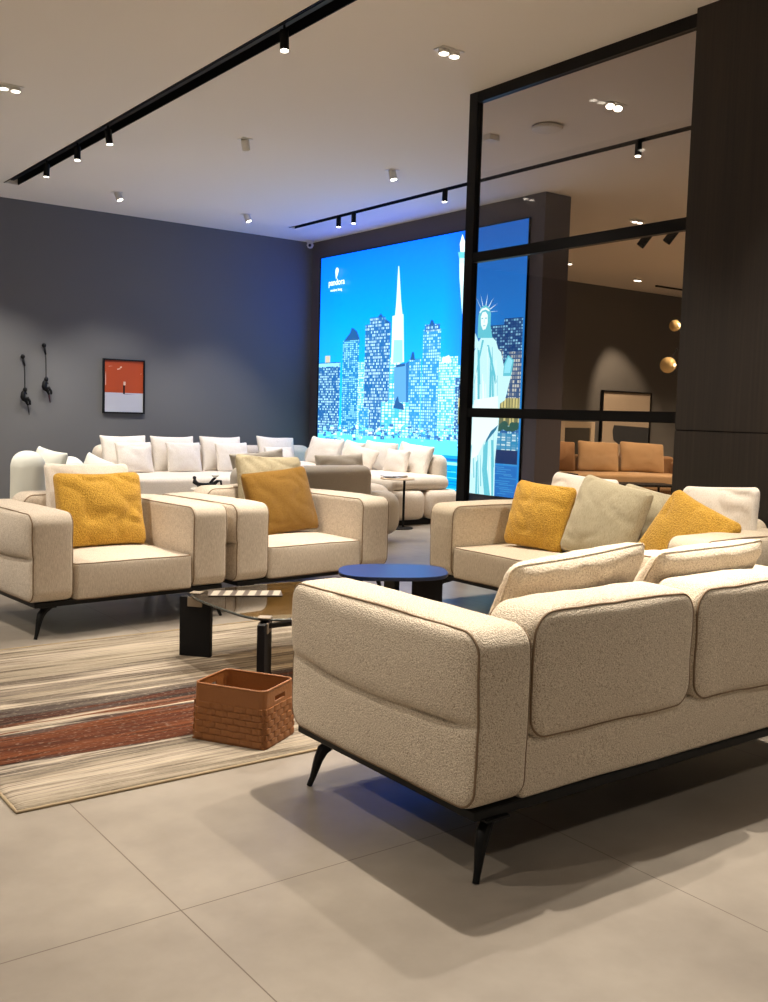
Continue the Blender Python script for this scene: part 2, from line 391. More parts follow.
def pillow(name, label, w, h, t, mat, loc, rz, tilt=15, roll=0, seed=0, corner=.25, pinch=.06, wr=.012, edge=.012, cat='cushion', group=None, seam=None, n=34, sag=0.):
    """throw pillow facing local -Y, bottom edge at z=0, leaning back by tilt degrees"""
    vs = []; fs = []
    rcn = corner
    def sqdisc(u, v):
        # rounded corner in unit square
        k = 1 - rcn
        au, av = abs(u), abs(v)
        if au > k and av > k:
            dx, dz = (au - k), (av - k); m = max(dx, dz); hh = math.hypot(dx, dz); f = m / hh
            au, av = k + dx * f, k + dz * f
        return math.copysign(au, u), math.copysign(av, v)
    def P(u, v, s):
        a, b = sqdisc(u, v)
        x = w / 2 * a * (1 - pinch * (1 - b * b) * abs(a)); z = h / 2 * b * (1 - pinch * (1 - a * a) * abs(b))
        k = max(0, 1 - u * u) * max(0, 1 - v * v)
        th = t / 2 * (k ** .42) + edge * (1 if k > 0 else 0) * min(1, k * 30)
        q = Vector((x, s * th, z))
        nn = noise.noise(Vector((x * 4 + seed * 5.3, seed * 2.1, z * 4))) * .6 + noise.noise(Vector((x * 9 + seed, 3.3 + s, z * 9 + seed * 3))) * .4
        ridge = abs(noise.noise(Vector((x * 5 + seed * 1.7, seed * 7.1 + s * 2, z * 7 + x * 3))))
        q.y += s * (nn * wr * .9 - wr * .9 * max(0, .16 - ridge) / .16) * min(1, k * 6)
        q.x += noise.noise(Vector((z * 3 + seed, 1.1, seed))) * wr * .9
        q.z += noise.noise(Vector((x * 3 + seed, 4.1, seed))) * wr * .9
        q.z += h / 2
        if sag: q.z -= sag * (1 - (2 * x / w) ** 2) * (q.z / h)
        return q
    idx = {}
    def g(i, j, s):
        key = (i, j, 0 if i in (0, n) or j in (0, n) else s)
        if key not in idx:
            # denser to the edges
            u = math.sin((i / n - .5) * PI * .96) / math.sin(.48 * PI); v = math.sin((j / n - .5) * PI * .96) / math.sin(.48 * PI)
            idx[key] = len(vs); vs.append(P(u, v, s))
        return idx[key]
    for i in range(n):
        for j in range(n):
            for s in (-1, 1): fs.append((g(i, j, s), g(i + 1, j, s), g(i + 1, j + 1, s), g(i, j + 1, s)))
    o = link(name, vs, fs, mat, None, True)
    R = Matrix.Translation(loc) @ Matrix.Rotation(rz, 4, 'Z') @ Matrix.Rotation(-math.radians(tilt), 4, 'X') @ Matrix.Rotation(math.radians(roll), 4, 'Y')
    o.matrix_world = R
    tag(o, label, cat, group)
    if seam:
        pts = [Vector(vs[g(i, 0, 0)]) for i in range(n)] + [Vector(vs[g(n, j, 0)]) for j in range(n)] + [Vector(vs[g(n - i, n, 0)]) for i in range(n)] + [Vector(vs[g(0, n - j, 0)]) for j in range(n)]
        mb = MB(); mb.tube(pts, .0042, 6, closed=True); mb.obj('piping', seam, o, smooth=True)
    return o

def copy_tree(o, parent=None):
    c = o.copy(); C.objects.link(c); c.parent = parent
    for ch in list(o.children): copy_tree(ch, c)
    return c

# ------------------------------------------------------------------ sofa builder
def make_leg(parent, x, y, dx, dy, mat, H=.173):
    """slanted metal blade leg whose foot stands at (x,y), bracket runs inward (dx,dy)"""
    mb = MB()
    dl = math.hypot(dx, dy); ux, uy = dx / dl, dy / dl
    pts = [(x + ux * .15, y + uy * .15, H - .004), (x + ux * .12, y + uy * .12, H - .012), (x + ux * .075, y + uy * .075, H - .022),
           (x + ux * .045, y + uy * .045, H - .045), (x + ux * .03, y + uy * .03, H - .08), (x + ux * .012, y + uy * .012, .03), (x, y, 0.0)]
    mb.tube(pts, [.012, .016, .021, .022, .017, .011, .010], 10, sq=1.0)
    mb.box(x + ux * .085 - .045, x + ux * .085 + .045, y + uy * .085 - .045, y + uy * .085 + .045, H - .006, H)
    return mb.obj('leg', mat, parent, smooth='auto')

def make_sofa(name, label, cat, LX, D, n_back, n_seat, fab, loc, rz, armw=.24, armh=.69, fin=.03, group=None, seed=1, legx=None, pip=None):
    t = thing(name, label, cat, loc, rz, group)
    pip = pip or M['piping']
    HX = LX / 2
    # local: x in -HX..HX, y 0 front .. D rear
    mb = MB(); mb.box(-HX + .02, HX - .02, .025, D - .02, .172, .202, bev=.005); mb.obj('base_frame', M['black'], t)
    for sx in (-1, 1):
        for (yy, dy) in ((fin, 1), (D - .012, -1)):
            make_leg(t, sx * (HX - .025), yy, -sx * 1., dy * .55, M['black'])
    z0 = .198
    hb = (armh - z0) / 2; zc = (armh + z0) / 2
    for sx in (-1, 1):
        def hook(q, P_, sx=sx):
            out = P_[2] * sx            # positive = outer face
            if out > armw * .3:
                y = q.y / (D / 2); z = q.z   # q centred on arm centre
                zcr = .452 - zc - .022 * (1 - y * y) + .012 * noise.noise(Vector((q.y * 4, seed, sx)))
                edge = max(0, 1 - abs(y) ** 10)
                f = min(1, (out - armw * .3) / (armw * .2))
                d = (z - zcr)
                val = math.exp(-(d / .009) ** 2)
                up = .030 * max(0, math.sin(PI * min(1, max(0, d / (armh - .455 + .01))))) ** .45 if d > 0 else 0
                dn = .010 * max(0, math.sin(PI * min(1, max(0, -d / .25)))) ** .6 if d < 0 else 0
                q = q + Vector((sx * f * edge * (up + dn - .016 * val), 0, 0))
                if d > 0: q.z -= .0 * f
            return q
        pa = Pad(D / 2 - .003, hb, armw / 2, .07, .028, puff=(.012, .012), side=.010, axis='x', seed=seed + sx, amp=.0045, asc=3.2, hook=hook,
                 center=(sx * (HX - armw / 2), D / 2, zc), nu=34, nv=34, nw=5)
        ao = pa.make('armrest', fab, t)
        pa.piping(1, pip, ao, 0, 1); pa.piping(-1, pip, ao, 0, 1)
    IX = HX - armw; W = 2 * IX
    # back rail between the arms
    bt = .20
    rail = Pad(IX + .01, (.385 - z0) / 2, bt / 2, .02, .018, puff=(.0, .006), side=.0, axis='y', seed=seed + 5, amp=.003, center=(0, D - bt / 2 - .022, (.385 + z0) / 2), nu=20, nv=5, nw=3)
    rail.make('back_rail', fab, t)
    cw = W / n_back
    for i in range(n_back):
        cx = -IX + cw * (i + .5)
        pb = Pad(cw / 2 - .004, (armh + .045 - .37) / 2, .105, .075, .034, puff=(.02, .024), side=.014, axis='y', seed=seed + 11 + i * 3, amp=.009, asc=3.4,
                 center=(cx, D - .108, (armh + .045 + .37) / 2 - .004), nu=18, nv=10, nw=5)
        bo = pb.make('back_cushion', fab, t); pb.piping(1, pip, bo); pb.piping(-1, pip, bo)
    sw = W / n_seat
    for i in range(n_seat):
        cx = -IX + sw * (i + .5)
        ps = Pad(sw / 2 - .004, (D - .20) / 2, .105, .03, .018, puff=(0, .022), side=.008, axis='z', seed=seed + 31 + i, amp=.004, asc=3.,
                 center=(cx, (D - .20) / 2 + .008, .198 + .105), nu=18, nv=16, nw=5)
        so = ps.make('seat_cushion', fab, t); ps.piping(1, pip, so); ps.piping(-1, pip, so)
    return t

# ================================================================== SETTING
X_SCR, Y_BACK, Y_END = 8.446, 13.35, 8.37
mb = MB(); mb.box(-5, 20, -5, 13.6, -.1, 0)
fl = struct(mb.obj('floor', M['floor']))
mb = MB(); mb.box(-5, 20, Y_BACK, Y_BACK + .2, 0, CEIL + .15); struct(mb.obj('wall_back', M['wall_grey']))
mb = MB(); mb.box(X_SCR, X_SCR + .42, Y_END, Y_BACK, 0, CEIL); struct(mb.obj('wall_screen', M['wall_dark']))
mb = MB(); mb.box(-5.2, -5, 5, 13.6, 0, CEIL + .15); struct(mb.obj('wall_left', M['wall_grey']))
mb = MB(); mb.box(20, 20.2, -5, 13.6, 0, CEIL + .15); struct(mb.obj('wall_far_right', M['wall_grey']))
# ceiling with two slots for the recessed tracks
T0 = (3.535, 3.715, -1.5, 12.48); T2 = (7.49, 7.60, -1.0, 12.50)
mb = MB(); z0, z1 = CEIL, CEIL + .15
mb.box(-5, T0[0], -5, 13.6, z0, z1); mb.box(T0[0], T0[1], -5, T0[2], z0, z1); mb.box(T0[0], T0[1], T0[3], 13.6, z0, z1)
mb.box(T0[1], T2[0], -5, 13.6, z0, z1); mb.box(T2[0], T2[1], -5, T2[2], z0, z1); mb.box(T2[0], T2[1], T2[3], 13.6, z0, z1)
mb.box(T2[1], 20, -5, 13.6, z0, z1)
struct(mb.obj('ceiling', M['ceil']))
# wood clad column to the right, two boards with a shadow gap
col = tag(bpy.data.objects.new('wood_column', None), 'dark brown wood clad column right of the glass partition', 'column'); C.objects.link(col); col.location = (5.42, 1.0, 0)
col['kind'] = 'structure'
for (a, bz) in ((0, 1.243), (1.25, CEIL)):
    mb = MB(); mb.box(0, .8, 0, 3.11, a, bz); mb.obj('wood_panel', M['wood'], col)
mb = MB(); mb.box(.012, .79, .01, 3.10, 1.24, 1.253); mb.obj('shadow_gap', M['blackm'], col)

# ------------------------------------------------------------------ glass partition
XP = 5.51; YA, YB = 6.335, 4.11
gp = thing('glass_partition', 'black framed clear glass partition from floor to ceiling beside dark wood column', 'partition', (XP, 0, 0))
mb = MB(); mb.box(-.03, .03, YA - .10, YA, 0, CEIL); mb.obj('post', M['frame'], gp)
mb = MB(); mb.box(-.03, .03, YB, YB + .035, 0, CEIL); mb.obj('post', M['frame'], gp)
for (za, zb) in ((CEIL - .085, CEIL), (2.545, 2.625), (1.29, 1.365), (0, .08)):
    mb = MB(); mb.box(-.026, .026, YB + .035, YA - .10, za, zb); mb.obj('rail', M['frame'], gp)
for (za, zb) in ((2.625, CEIL - .085), (1.365, 2.545), (.08, 1.29)):
    mb = MB(); mb.box(-.004, .004, YB + .035, YA - .10, za, zb); mb.obj('glass_pane', M['pane'], gp)

# ------------------------------------------------------------------ tracks and ceiling lights
WARM = (1., .90, .77); NEUT = (1., .95, .89)
def lamp(parent, loc, power, tgt, cone=70, blend=.6, col=WARM, rad=.03):
    l = bpy.data.lights.new('lamp_light', 'SPOT'); l.energy = power; l.color = col; l.spot_size = math.radians(cone); l.spot_blend = blend; l.shadow_soft_size = rad
    o = bpy.data.objects.new('lamp_light', l); C.objects.link(o)
    d = Vector(tgt) - Vector(loc); rot = d.to_track_quat('-Z', 'Y').to_euler()
    o.parent = parent; o.location = Vector(loc) - parent.location; o.rotation_euler = rot
    return o
def track(name, T, label):
    t = thing(name, label, 'track', (0, 0, 0))
    x0, x1, y0, y1 = T; g = .004
    mb = MB(); mb.box(x0 + g, x1 - g, y0 + g, y1 - g, CEIL + .07, CEIL + .08); mb.box(x0 + g, x0 + .012, y0 + g, y1 - g, CEIL - .004, CEIL + .07); mb.box(x1 - .012, x1 - g, y0 + g, y1 - g, CEIL - .004, CEIL + .07)
    mb.obj('channel', M['blackm'], t)
    mb = MB(); xc = (x0 + x1) / 2; mb.box(xc - .018, xc + .018, y0 + .05, y1 - .05, CEIL + .03, CEIL + .07); mb.obj('rail', M['frame'], t)
track('lighting_track', T0, 'wide black recessed lighting track across the ceiling above the armchairs')
track('lighting_track', T2, 'slim black recessed lighting track close to the illuminated screen wall')
def track_spot(x, y, label, power, tgt, tilt=None, group=None, cone=70, zb=3.74, r=.032, col=WARM):
    t = thing('track_spotlight', label, 'spotlight', (x, y, CEIL + .03), 0, group)
    d = (Vector(tgt) - Vector((x, y, CEIL))).normalized()
    if tilt is None: tilt = .25
    dd = Vector((d.x * tilt, d.y * tilt, -1)).normalized()
    top = Vector((0, 0, -.035)); L_ = .135
    mb = MB(); mb.tube([top, top + dd * L_], r, 16); mb.obj('can', M['blackm'], t, smooth='auto')
    mb = MB(); mb.tube([(0, 0, .0), (0, 0, -.045)], .009, 8); mb.obj('stem', M['blackm'], t)
    e = top + dd * (L_ + .001); mb = MB(); mb.tube([e - dd * .002, e + dd * .003], r * .84, 16); mb.obj('lens', M['lamp'], t)
    if power: lamp(t, Vector((x, y, CEIL + .03)) + e + dd * .012, power, tgt, cone, col=col)
    return t
def ceiling_spot(x, y, label, power, tgt, double=False, lit=True, cone=75, group=None, col=WARM, lean=(0, 0)):
    t = thing('ceiling_spotlight', label, 'spotlight', (x, y, CEIL), 0, group)
    W_ = .10 if double else .055
    mb = MB(); mb.box(-W_, W_, -.055, .055, -.006, 0.0); mb.obj('mount_plate', M['white'], t)
    xs = (-.048, .048) if double else (0,)
    for xx in xs:
        dd = Vector((lean[0], lean[1], -1)).normalized(); top = Vector((xx, 0, -.004)); L_ = .03 if double else .10
        mb = MB(); mb.tube([top, top + dd * L_], .04, 20); mb.obj('can', M['white'], t, smooth='auto')
        e = top + dd * L_
        mb = MB(); mb.tube([e - dd * .002, e + dd * .003], .033, 18); mb.obj('lens', M['lamp'] if lit else M['white'], t)
    if power: lamp(t, Vector((x, y, CEIL)) + e + dd * .015, power, tgt, cone, col=col)
    return t
P1 = 500.
K = 1.3
# lit fixtures on the grid
ceiling_spot(4.72, 5.70, 'recessed double downlight nearest the top left corner of the glass partition', 260 * K, (4.3, 4.6, .4), True, cone=80)
ceiling_spot(2.52, 8.70, 'recessed ceiling downlight at the far left edge of the picture', 200 * K, (2.0, 9.6, .3), True, cone=85, col=NEUT)
ceiling_spot(4.75, 12.0, 'white cylinder ceiling spotlight closest to the grey wall, left one of the pair', 217 * K, (5.2, 12.4, .5), lit=True, cone=80, col=NEUT, lean=(.3, -.3))
ceiling_spot(6.57, 12.07, 'white cylinder ceiling spotlight closest to the grey wall, right one of the pair', 217 * K, (6.6, 12.2, .5), lit=True, cone=80, col=NEUT, lean=(.3, -.3))
ceiling_spot(4.76, 8.79, 'white cylinder ceiling spotlight turned away between the two black tracks', 232 * K, (5.2, 9.2, .4), lit=False, cone=80, col=NEUT, lean=(.45, .5))
ceiling_spot(6.54, 8.79, 'white single ceiling spotlight beside the slim track, seen left of the partition', 217 * K, (7.0, 10.2, .4), lit=True, cone=80, col=NEUT, lean=(.1, -.2))
ceiling_spot(6.53, 5.73, 'bright double ceiling spotlight seen through the top pane of glass', 132, (7.5, 6.5, 0), True, cone=90, lean=(-.3, -.3), col=(1., .74, .48))
ceiling_spot(10.48, 8.71, 'double ceiling spotlight just above the middle rail of the partition, behind glass', 352, (11, 9.5, 0), True, cone=100, col=(1., .74, .48))
ceiling_spot(14.82, 12.24, 'far double ceiling spotlight behind glass, left of the thin far track', 520, (16.0, 13.3, 1.0), True, cone=48, col=(1., .74, .48))
ceiling_spot(12.47, 11.78, 'far double ceiling spotlight behind glass beside the screen wall edge', 440, (12.4, 11.5, .5), True, cone=90, col=(1., .74, .48))
# unseen lamps: first two inferred from grid and shadow, others added for bounce light
lab_out = 'unseen round ceiling downlight of the near grid, extended for bounce light'
for (x, y, p, tg, cn) in ((2.55, 3.02, 520, (2.5, 2.4, 0), 84), (4.72, 2.7, 380, (4.4, 2.9, .3), 84), (.6, 5.7, 240, (1.2, 5.6, 0), 90),
                      (.6, 2.7, 110, (1.0, 2.5, 0), 90), (2.5, -.4, 40, (2.6, .3, 0), 90), (4.7, -.2, 90, (4.6, .5, 0), 100), (-1.4, 8.7, 260, (-1, 9.5, 0), 110), (-1.5, 5.7, 260, (-1.3, 5.6, 0), 110),
                      (-1.5, 2.6, 220, (-1.5, 2.6, 0), 110), (.6, 8.7, 240, (.8, 9, 0), 110), (.6, 12.0, 200, (.6, 12, 0), 110), (2.55, 12.0, 200, (2.6, 12.1, 0), 110)):
    ceiling_spot(x, y, lab_out, p * K, tg, True, cone=cn, group='ceiling downlights over the near floor')
track_spot(3.62, 6.15, 'black track spotlight nearest the camera on the wide track', 300 * K, (3.5, 5.0, .3))
track_spot(3.62, 11.15, 'black track spotlight on the wide track, farthest of its group of three', 232 * K, (3.6, 12.6, 1.0), col=NEUT)
track_spot(3.62, 10.2, 'black track spotlight on the wide track, middle of its group of three', 188 * K, (3.2, 9.6, .5), col=NEUT)
track_spot(3.62, 9.38, 'black track spotlight on the wide track, nearest of its group of three', 188 * K, (5.3, 8.6, .7), col=NEUT)
track_spot(3.62, 3.3, 'unseen black track spotlight added to the wide track over the near sofa', 260 * K, (3.0, 2.2, .2), group='unseen added track spotlights')  # this head and the next are out of view, added for their light
track_spot(3.62, 4.6, 'unseen black track spotlight added to the wide track over the near sofa', 300 * K, (2.3, 5.8, .4), group='unseen added track spotlights')
track_spot(7.545, 11.3, 'black track spotlight on the slim track, farther of the two beside the screen', 0, (7.5, 12, 0), tilt=.05)
track_spot(7.545, 10.95, 'black track spotlight on the slim track, nearer of the two beside the screen', 188 * K, (7.6, 10.6, .4), tilt=.05, col=NEUT)
track_spot(7.545, 9.1, 'angled black track spotlight on the slim track left of the partition post', 188 * K, (7.3, 9.2, .4), tilt=.3, col=NEUT)
track_spot(7.545, 6.3, 'round lit track spotlight seen through glass under the slim track', 60, (7.0, 6.2, 0), tilt=.2)
# thin far track + two dark heads seen through the glass
t = thing('lighting_track', 'thin black ceiling track far behind the glass above the tan sofa', 'track', (0, 0, 0))
mb = MB(); mb.box(15.7, 19.0, 12.50, 12.54, CEIL - .03, CEIL); mb.obj('rail', M['blackm'], t)
for (x, y, lb) in ((10.96, 8.85, 'dark angled spotlight hanging below middle rail, left of two behind glass'), (10.96, 8.42, 'dark angled spotlight hanging beside wood column, right of two behind glass')):
    t = thing('ceiling_spotlight', lb, 'spotlight', (x, y, CEIL))
    mb = MB(); mb.tube([(0, 0, 0), (0, 0, -.07)], .03, 12); mb.obj('mount', M['blackm'], t)
    mb = MB(); mb.tube([(0, 0, -.05), (-.09, .12, -.26)], .055, 16); mb.obj('can', M['blackm'], t, smooth='auto')
# ceiling smoke detector / sensor plates and camera
mb = MB(); mb.lathe([(.0, 0), (.12, 0), (.14, -.015), (.13, -.035), (.06, -.045), (0, -.046)], 28)
o = mb.obj('smoke_detector', M['white'], smooth='auto', loc=(6.58, 6.54, CEIL)); tag(o, 'low round white detector on the ceiling seen through the top pane', 'smoke detector')
mb = MB(); mb.box(-.06, .06, -.05, .05, -.05, .004, bev=.008); o = mb.obj('sensor_box', M['white'], loc=(6.42, 7.1, CEIL)); tag(o, 'small square white ceiling sensor beside the partition post', 'sensor')
t = thing('security_camera', 'small white security camera in the ceiling corner above the screen', 'camera', (8.3, 13.2, CEIL))
mb = MB(); mb.lathe([(.0, 0), (.055, 0), (.055, -.03), (0, -.03)], 20); mb.obj('mount', M['white'], t, smooth='auto')
mb = MB(); mb.lathe([(0, .0), (.045, -.02), (.055, -.05), (.035, -.09), (0, -.1)], 20, c=(0, 0, -.02)); mb.obj('dome', M['white'], t, smooth=True)
mb = MB(); mb.tube([(-.03, -.04, -.075), (-.045, -.06, -.085)], .022, 14); mb.obj('lens', M['blackm'], t)

# ================================================================== SCREEN
def screen():
    t = thing('illuminated_screen', 'huge illuminated wall picture of a blue city skyline with a robed torch bearer', 'screen', (0, 0, 0))
    zlo, zhi, y0, y1 = .33, 3.63, 8.60, 13.08
    mb = MB(); fx = X_SCR
    for (a, b2, c, d) in ((y0 - .01, y0, zlo - .01, zhi + .01), (y1, y1 + .01, zlo - .01, zhi + .01), (y0, y1, zlo - .01, zlo), (y0, y1, zhi, zhi + .01)):
        mb.box(fx - .03, fx, a, b2, c, d)
    mb.obj('frame', M['blackm'], t)
    S = 1.35
    def em(name, col, s=1.): return emit(name, col, s * S)
    def sky():
        m, nt, b = newmat('print_sky'); b.inputs['Base Color'].default_value = (0, 0, 0, 1); b.inputs['Roughness'].default_value = .5
        tc = nt.nodes.new('ShaderNodeTexCoord'); sp = nt.nodes.new('ShaderNodeSeparateXYZ'); L(nt, tc.outputs['Object'], sp.inputs[0])
        def mr(o, a, bb, c=0., d=1.):
            n = N(nt, 'ShaderNodeMapRange'); n.inputs['From Min'].default_value = a; n.inputs['From Max'].default_value = bb; n.inputs['To Min'].default_value = c; n.inputs['To Max'].default_value = d
            L(nt, o, n.inputs['Value']); return n.outputs[0]
        gz = mr(sp.outputs['Z'], 3.7, 1.2); gy = mr(sp.outputs['Y'], 13.1, 8.6)
        c1 = ramp(nt, [(0, rgb(0, 122, 226)), (.4, rgb(0, 168, 248)), (1, rgb(40, 206, 255))]); L(nt, gz, c1.inputs['Fac'])
        c2 = ramp(nt, [(0, rgb(24, 92, 118)), (.5, rgb(34, 122, 136)), (1, rgb(50, 146, 146))]); L(nt, gz, c2.inputs['Fac'])
        fy = ramp(nt, [(.0, (.25, .25, .25, 1)), (.14, (0, 0, 0, 1)), (.66, (0, 0, 0, 1)), (.8, (1, 1, 1, 1))]); L(nt, gy, fy.inputs['Fac'])
        mx = N(nt, 'ShaderNodeMix', data_type='RGBA'); L(nt, fy.outputs['Color'], mx.inputs['Factor']); L(nt, c1.outputs['Color'], mx.inputs[6]); L(nt, c2.outputs['Color'], mx.inputs[7])
        vm = N(nt, 'ShaderNodeVectorMath', operation='MULTIPLY'); vm.inputs[1].default_value = (1., 1.22, 3.3); L(nt, mx.outputs[2], vm.inputs[0]); L(nt, vm.outputs[0], b.inputs['Emission Color']); b.inputs['Emission Strength'].default_value = 1.1
        return m
    def windows(name, dark, lite, cy=.07, cz=.07, thr=.5, s=1., seed=0., mid=None):
        m, nt, b = newmat(name); b.inputs['Base Color'].default_value = (0, 0, 0, 1)
        v = mapping(nt, (1, 1 / cy, 1 / cz), (0, seed, seed * 1.7))
        sn = N(nt, 'ShaderNodeVectorMath', operation='FLOOR'); L(nt, v, sn.inputs[0])
        sp0 = nt.nodes.new('ShaderNodeSeparateXYZ'); L(nt, sn.outputs[0], sp0.inputs[0]); cb = nt.nodes.new('ShaderNodeCombineXYZ'); L(nt, sp0.outputs['Y'], cb.inputs['X']); L(nt, sp0.outputs['Z'], cb.inputs['Y'])
        wn = N(nt, 'ShaderNodeTexWhiteNoise', noise_dimensions='2D'); L(nt, cb.outputs[0], wn.inputs['Vector'])
        fr = N(nt, 'ShaderNodeVectorMath', operation='FRACTION'); L(nt, v, fr.inputs[0]); sp = nt.nodes.new('ShaderNodeSeparateXYZ'); L(nt, fr.outputs[0], sp.inputs[0])
        g1 = N(nt, 'ShaderNodeMath', operation='GREATER_THAN'); L(nt, sp.outputs['Y'], g1.inputs[0]); g1.inputs[1].default_value = .28
        g2 = N(nt, 'ShaderNodeMath', operation='GREATER_THAN'); L(nt, sp.outputs['Z'], g2.inputs[0]); g2.inputs[1].default_value = .32
        mu = N(nt, 'ShaderNodeMath', operation='MULTIPLY'); L(nt, g1.outputs[0], mu.inputs[0]); L(nt, g2.outputs[0], mu.inputs[1])
        rp = ramp(nt, [(0, (0, 0, 0, 1)), (thr - .1, (.12, .12, .12, 1)), (thr + .15, (.75, .75, .75, 1)), (1, (1, 1, 1, 1))]); L(nt, wn.outputs['Value'], rp.inputs['Fac'])
        m2 = N(nt, 'ShaderNodeMath', operation='MULTIPLY'); L(nt, rp.outputs['Color'], m2.inputs[0]); L(nt, mu.outputs[0], m2.inputs[1])
        mx = N(nt, 'ShaderNodeMix', data_type='RGBA'); L(nt, m2.outputs[0], mx.inputs['Factor']); mx.inputs[6].default_value = dark; mx.inputs[7].default_value = lite
        L(nt, mx.outputs[2], b.inputs['Emission Color']); b.inputs['Emission Strength'].default_value = s * S
        return m
    mats = []; mid = {}
    def reg(k, m): mid[k] = len(mats); mats.append(m)
    reg('sky', sky())
    Wc = rgb(225, 252, 255)
    reg('b1', windows('print_tower_navy', rgb(28, 100, 170), rgb(190, 245, 255), .040, .038, .45, 1.05, 3.2))
    reg('b2', windows('print_tower_blue', rgb(30, 130, 200), rgb(160, 245, 255), .05, .03, .38, 1.05, 7.1))
    reg('b3', windows('print_tower_mid', rgb(28, 108, 180), rgb(200, 246, 255), .036, .045, .45, 1.05, 1.3))
    reg('b6', windows('print_tower_cool', rgb(40, 150, 215), rgb(190, 248, 255), .045, .04, .4, 1.05, 5.9))
    reg('b7', windows('print_tower_bright', rgb(80, 195, 235), rgb(235, 255, 255), .035, .035, .32, 1.1, 2.4))
    reg('infill', windows('print_low_blocks', rgb(60, 190, 230), rgb(240, 255, 255), .08, .04, .32, 1.1, 9.4))
    reg('rb', windows('print_tower_night', rgb(20, 66, 130), rgb(150, 215, 250), .045, .035, .6, .95, 4.4))
    reg('rb2', windows('print_tower_dusk', rgb(58, 92, 140), rgb(220, 225, 215), .04, .05, .45, .95, 6.6))
    reg('yel', windows('print_hotel', rgb(110, 120, 90), rgb(235, 225, 150), .05, .3, .3, .9, 8.6))
    reg('plain', em('print_slab', rgb(96, 172, 226), 1.)); reg('plain2', em('print_slab_shade', rgb(50, 120, 190), 1.))
    reg('roof', em('print_roof', rgb(36, 96, 160), 1.)); reg('white', em('print_white', Wc, 1.1)); reg('palew', em('print_pale', rgb(150, 236, 255), 1.1))
    reg('amber', em('print_amber', rgb(220, 214, 190), .9))
    reg('water', em('print_water', rgb(0, 168, 240), 1.)); reg('water2', em('print_water_deep', rgb(0, 112, 200), 1.)); reg('waterr', em('print_water_right', rgb(26, 116, 206), 1.)); reg('waterr2', em('print_water_streak', rgb(70, 158, 226), 1.))
    reg('tree', em('print_trees', rgb(50, 100, 90), .9)); reg('navy', em('print_shore', rgb(16, 52, 110), .9)); reg('shore', windows('print_quay', rgb(50, 150, 200), rgb(220, 250, 255), .09, .03, .4, 1., 3.3))
    reg('st', em('print_copper', rgb(196, 244, 252), 1.2)); reg('st2', em('print_copper_shade', rgb(104, 208, 228), 1.05)); reg('st3', em('print_copper_light', rgb(232, 254, 254), 1.2)); reg('st4', em('print_copper_deep', rgb(46, 130, 170), 1.))
    reg('cy', em('print_glow', rgb(96, 226, 255), 1.1))
    mb = MB(); layer = [0]
    def poly(pts, k, raw=False):
        layer[0] += 1; x = X_SCR - .012 - layer[0] * .0002
        v = []
        for p in pts:
            if raw: y, z = p
            else: q = atx(p[0], p[1], x); y, z = q[1], q[2]
            v.append((x, min(max(y, y0), y1), min(max(z, zlo), zhi)))
        mb.add(v, [tuple(range(len(v)))], mid[k])
    def tri_strip(pts, k): poly(pts, k)
    mb.box(X_SCR - .012, X_SCR, y0, y1, zlo, zhi, mid['sky'])
    def bld(x0, x1, top, bot, k, dl=0):      # a tower between two picture columns, top given at its left edge
        yl = atx(x0, top, X_SCR)[1]; zt = atx(x0, top, X_SCR)[2]; yr = atx(x1, top, X_SCR)[1]; zb = atx(x0, bot, X_SCR)[2]
        poly([(yl, zb), (yl, zt), (yr, zt), (yr, zb)], k, True); return yl, yr, zt
    bot = 440
    # far row
    bld(358, 372, 362, bot, 'b7'); bld(386, 402, 358, bot, 'infill'); bld(410, 428, 372, bot, 'infill'); bld(436, 463, 366, bot, 'b7')
    # white spire tower
    poly([(392.5, 316), (403.5, 314), (404, 362), (391, 364)], 'white'); poly([(394, 340), (402.5, 340), (402.5, 362), (393, 363)], 'palew')
    poly([(395, 316), (396.5, 300), (398.3, 266), (399.2, 266), (401, 300), (402.5, 315)], 'white')
    bld(326, 331, 356, 366, 'amber'); bld(319, 341, 363, bot, 'b1'); bld(319, 340, 364, 367, 'palew')
    poly([(344, 341), (350, 333), (351.5, 328), (353, 328), (357, 331), (359.5, 338), (359.8, 343)], 'roof'); bld(344, 360, 341, bot, 'b2')
    poly([(374, 322), (381, 313), (384, 318), (390, 322), (391, 330), (372, 330)], 'roof'); bld(366.5, 391.5, 325, bot, 'b3'); bld(371, 386, 318, 330, 'b3')
    poly([(394, 367), (406, 363), (406, 436), (394, 436)], 'plain'); poly([(406, 363), (412, 359), (412, 436), (406, 436)], 'plain2'); poly([(396, 365), (405, 363), (405, 366), (396, 367.5)], 'roof')
    bld(410, 422, 359, bot, 'b6'); poly([(410, 360), (412, 352), (414, 352), (415, 360)], 'roof')
    bld(424.5, 442, 330, bot, 'b6'); bld(426, 441, 325, 332, 'b3'); poly([(429, 326), (431, 320), (433, 320), (435, 325)], 'roof')
    bld(440, 459, 357, bot, 'b7'); poly([(442, 358), (449, 355), (452, 362), (442, 363)], 'white'); bld(456.5, 463, 378, bot, 'b1')
    bld(360, 370, 408, bot, 'b6'); bld(382, 410, 402, bot, 'infill'); poly([(393, 408), (396, 399), (398, 396), (399, 402), (403, 404), (404, 410)], 'roof')
    bld(319, 463, 433, 448, 'cy')
    for i in range(170):
        px = 319 + random.random() * 144; py = 424 + random.random() * 16; w_ = 1.5 + random.random() * 3; h_ = .8 + random.random() * 2.5
        poly([(px, py), (px + w_, py), (px + w_, py + h_), (px, py + h_)], random.choice(['white', 'cy', 'palew', 'b1', 'plain2']))
    bld(319, 463, 445, 500, 'water')
    bld(319, 463, 447.5, 449.5, 'water2'); bld(319, 463, 450.5, 453, 'palew')
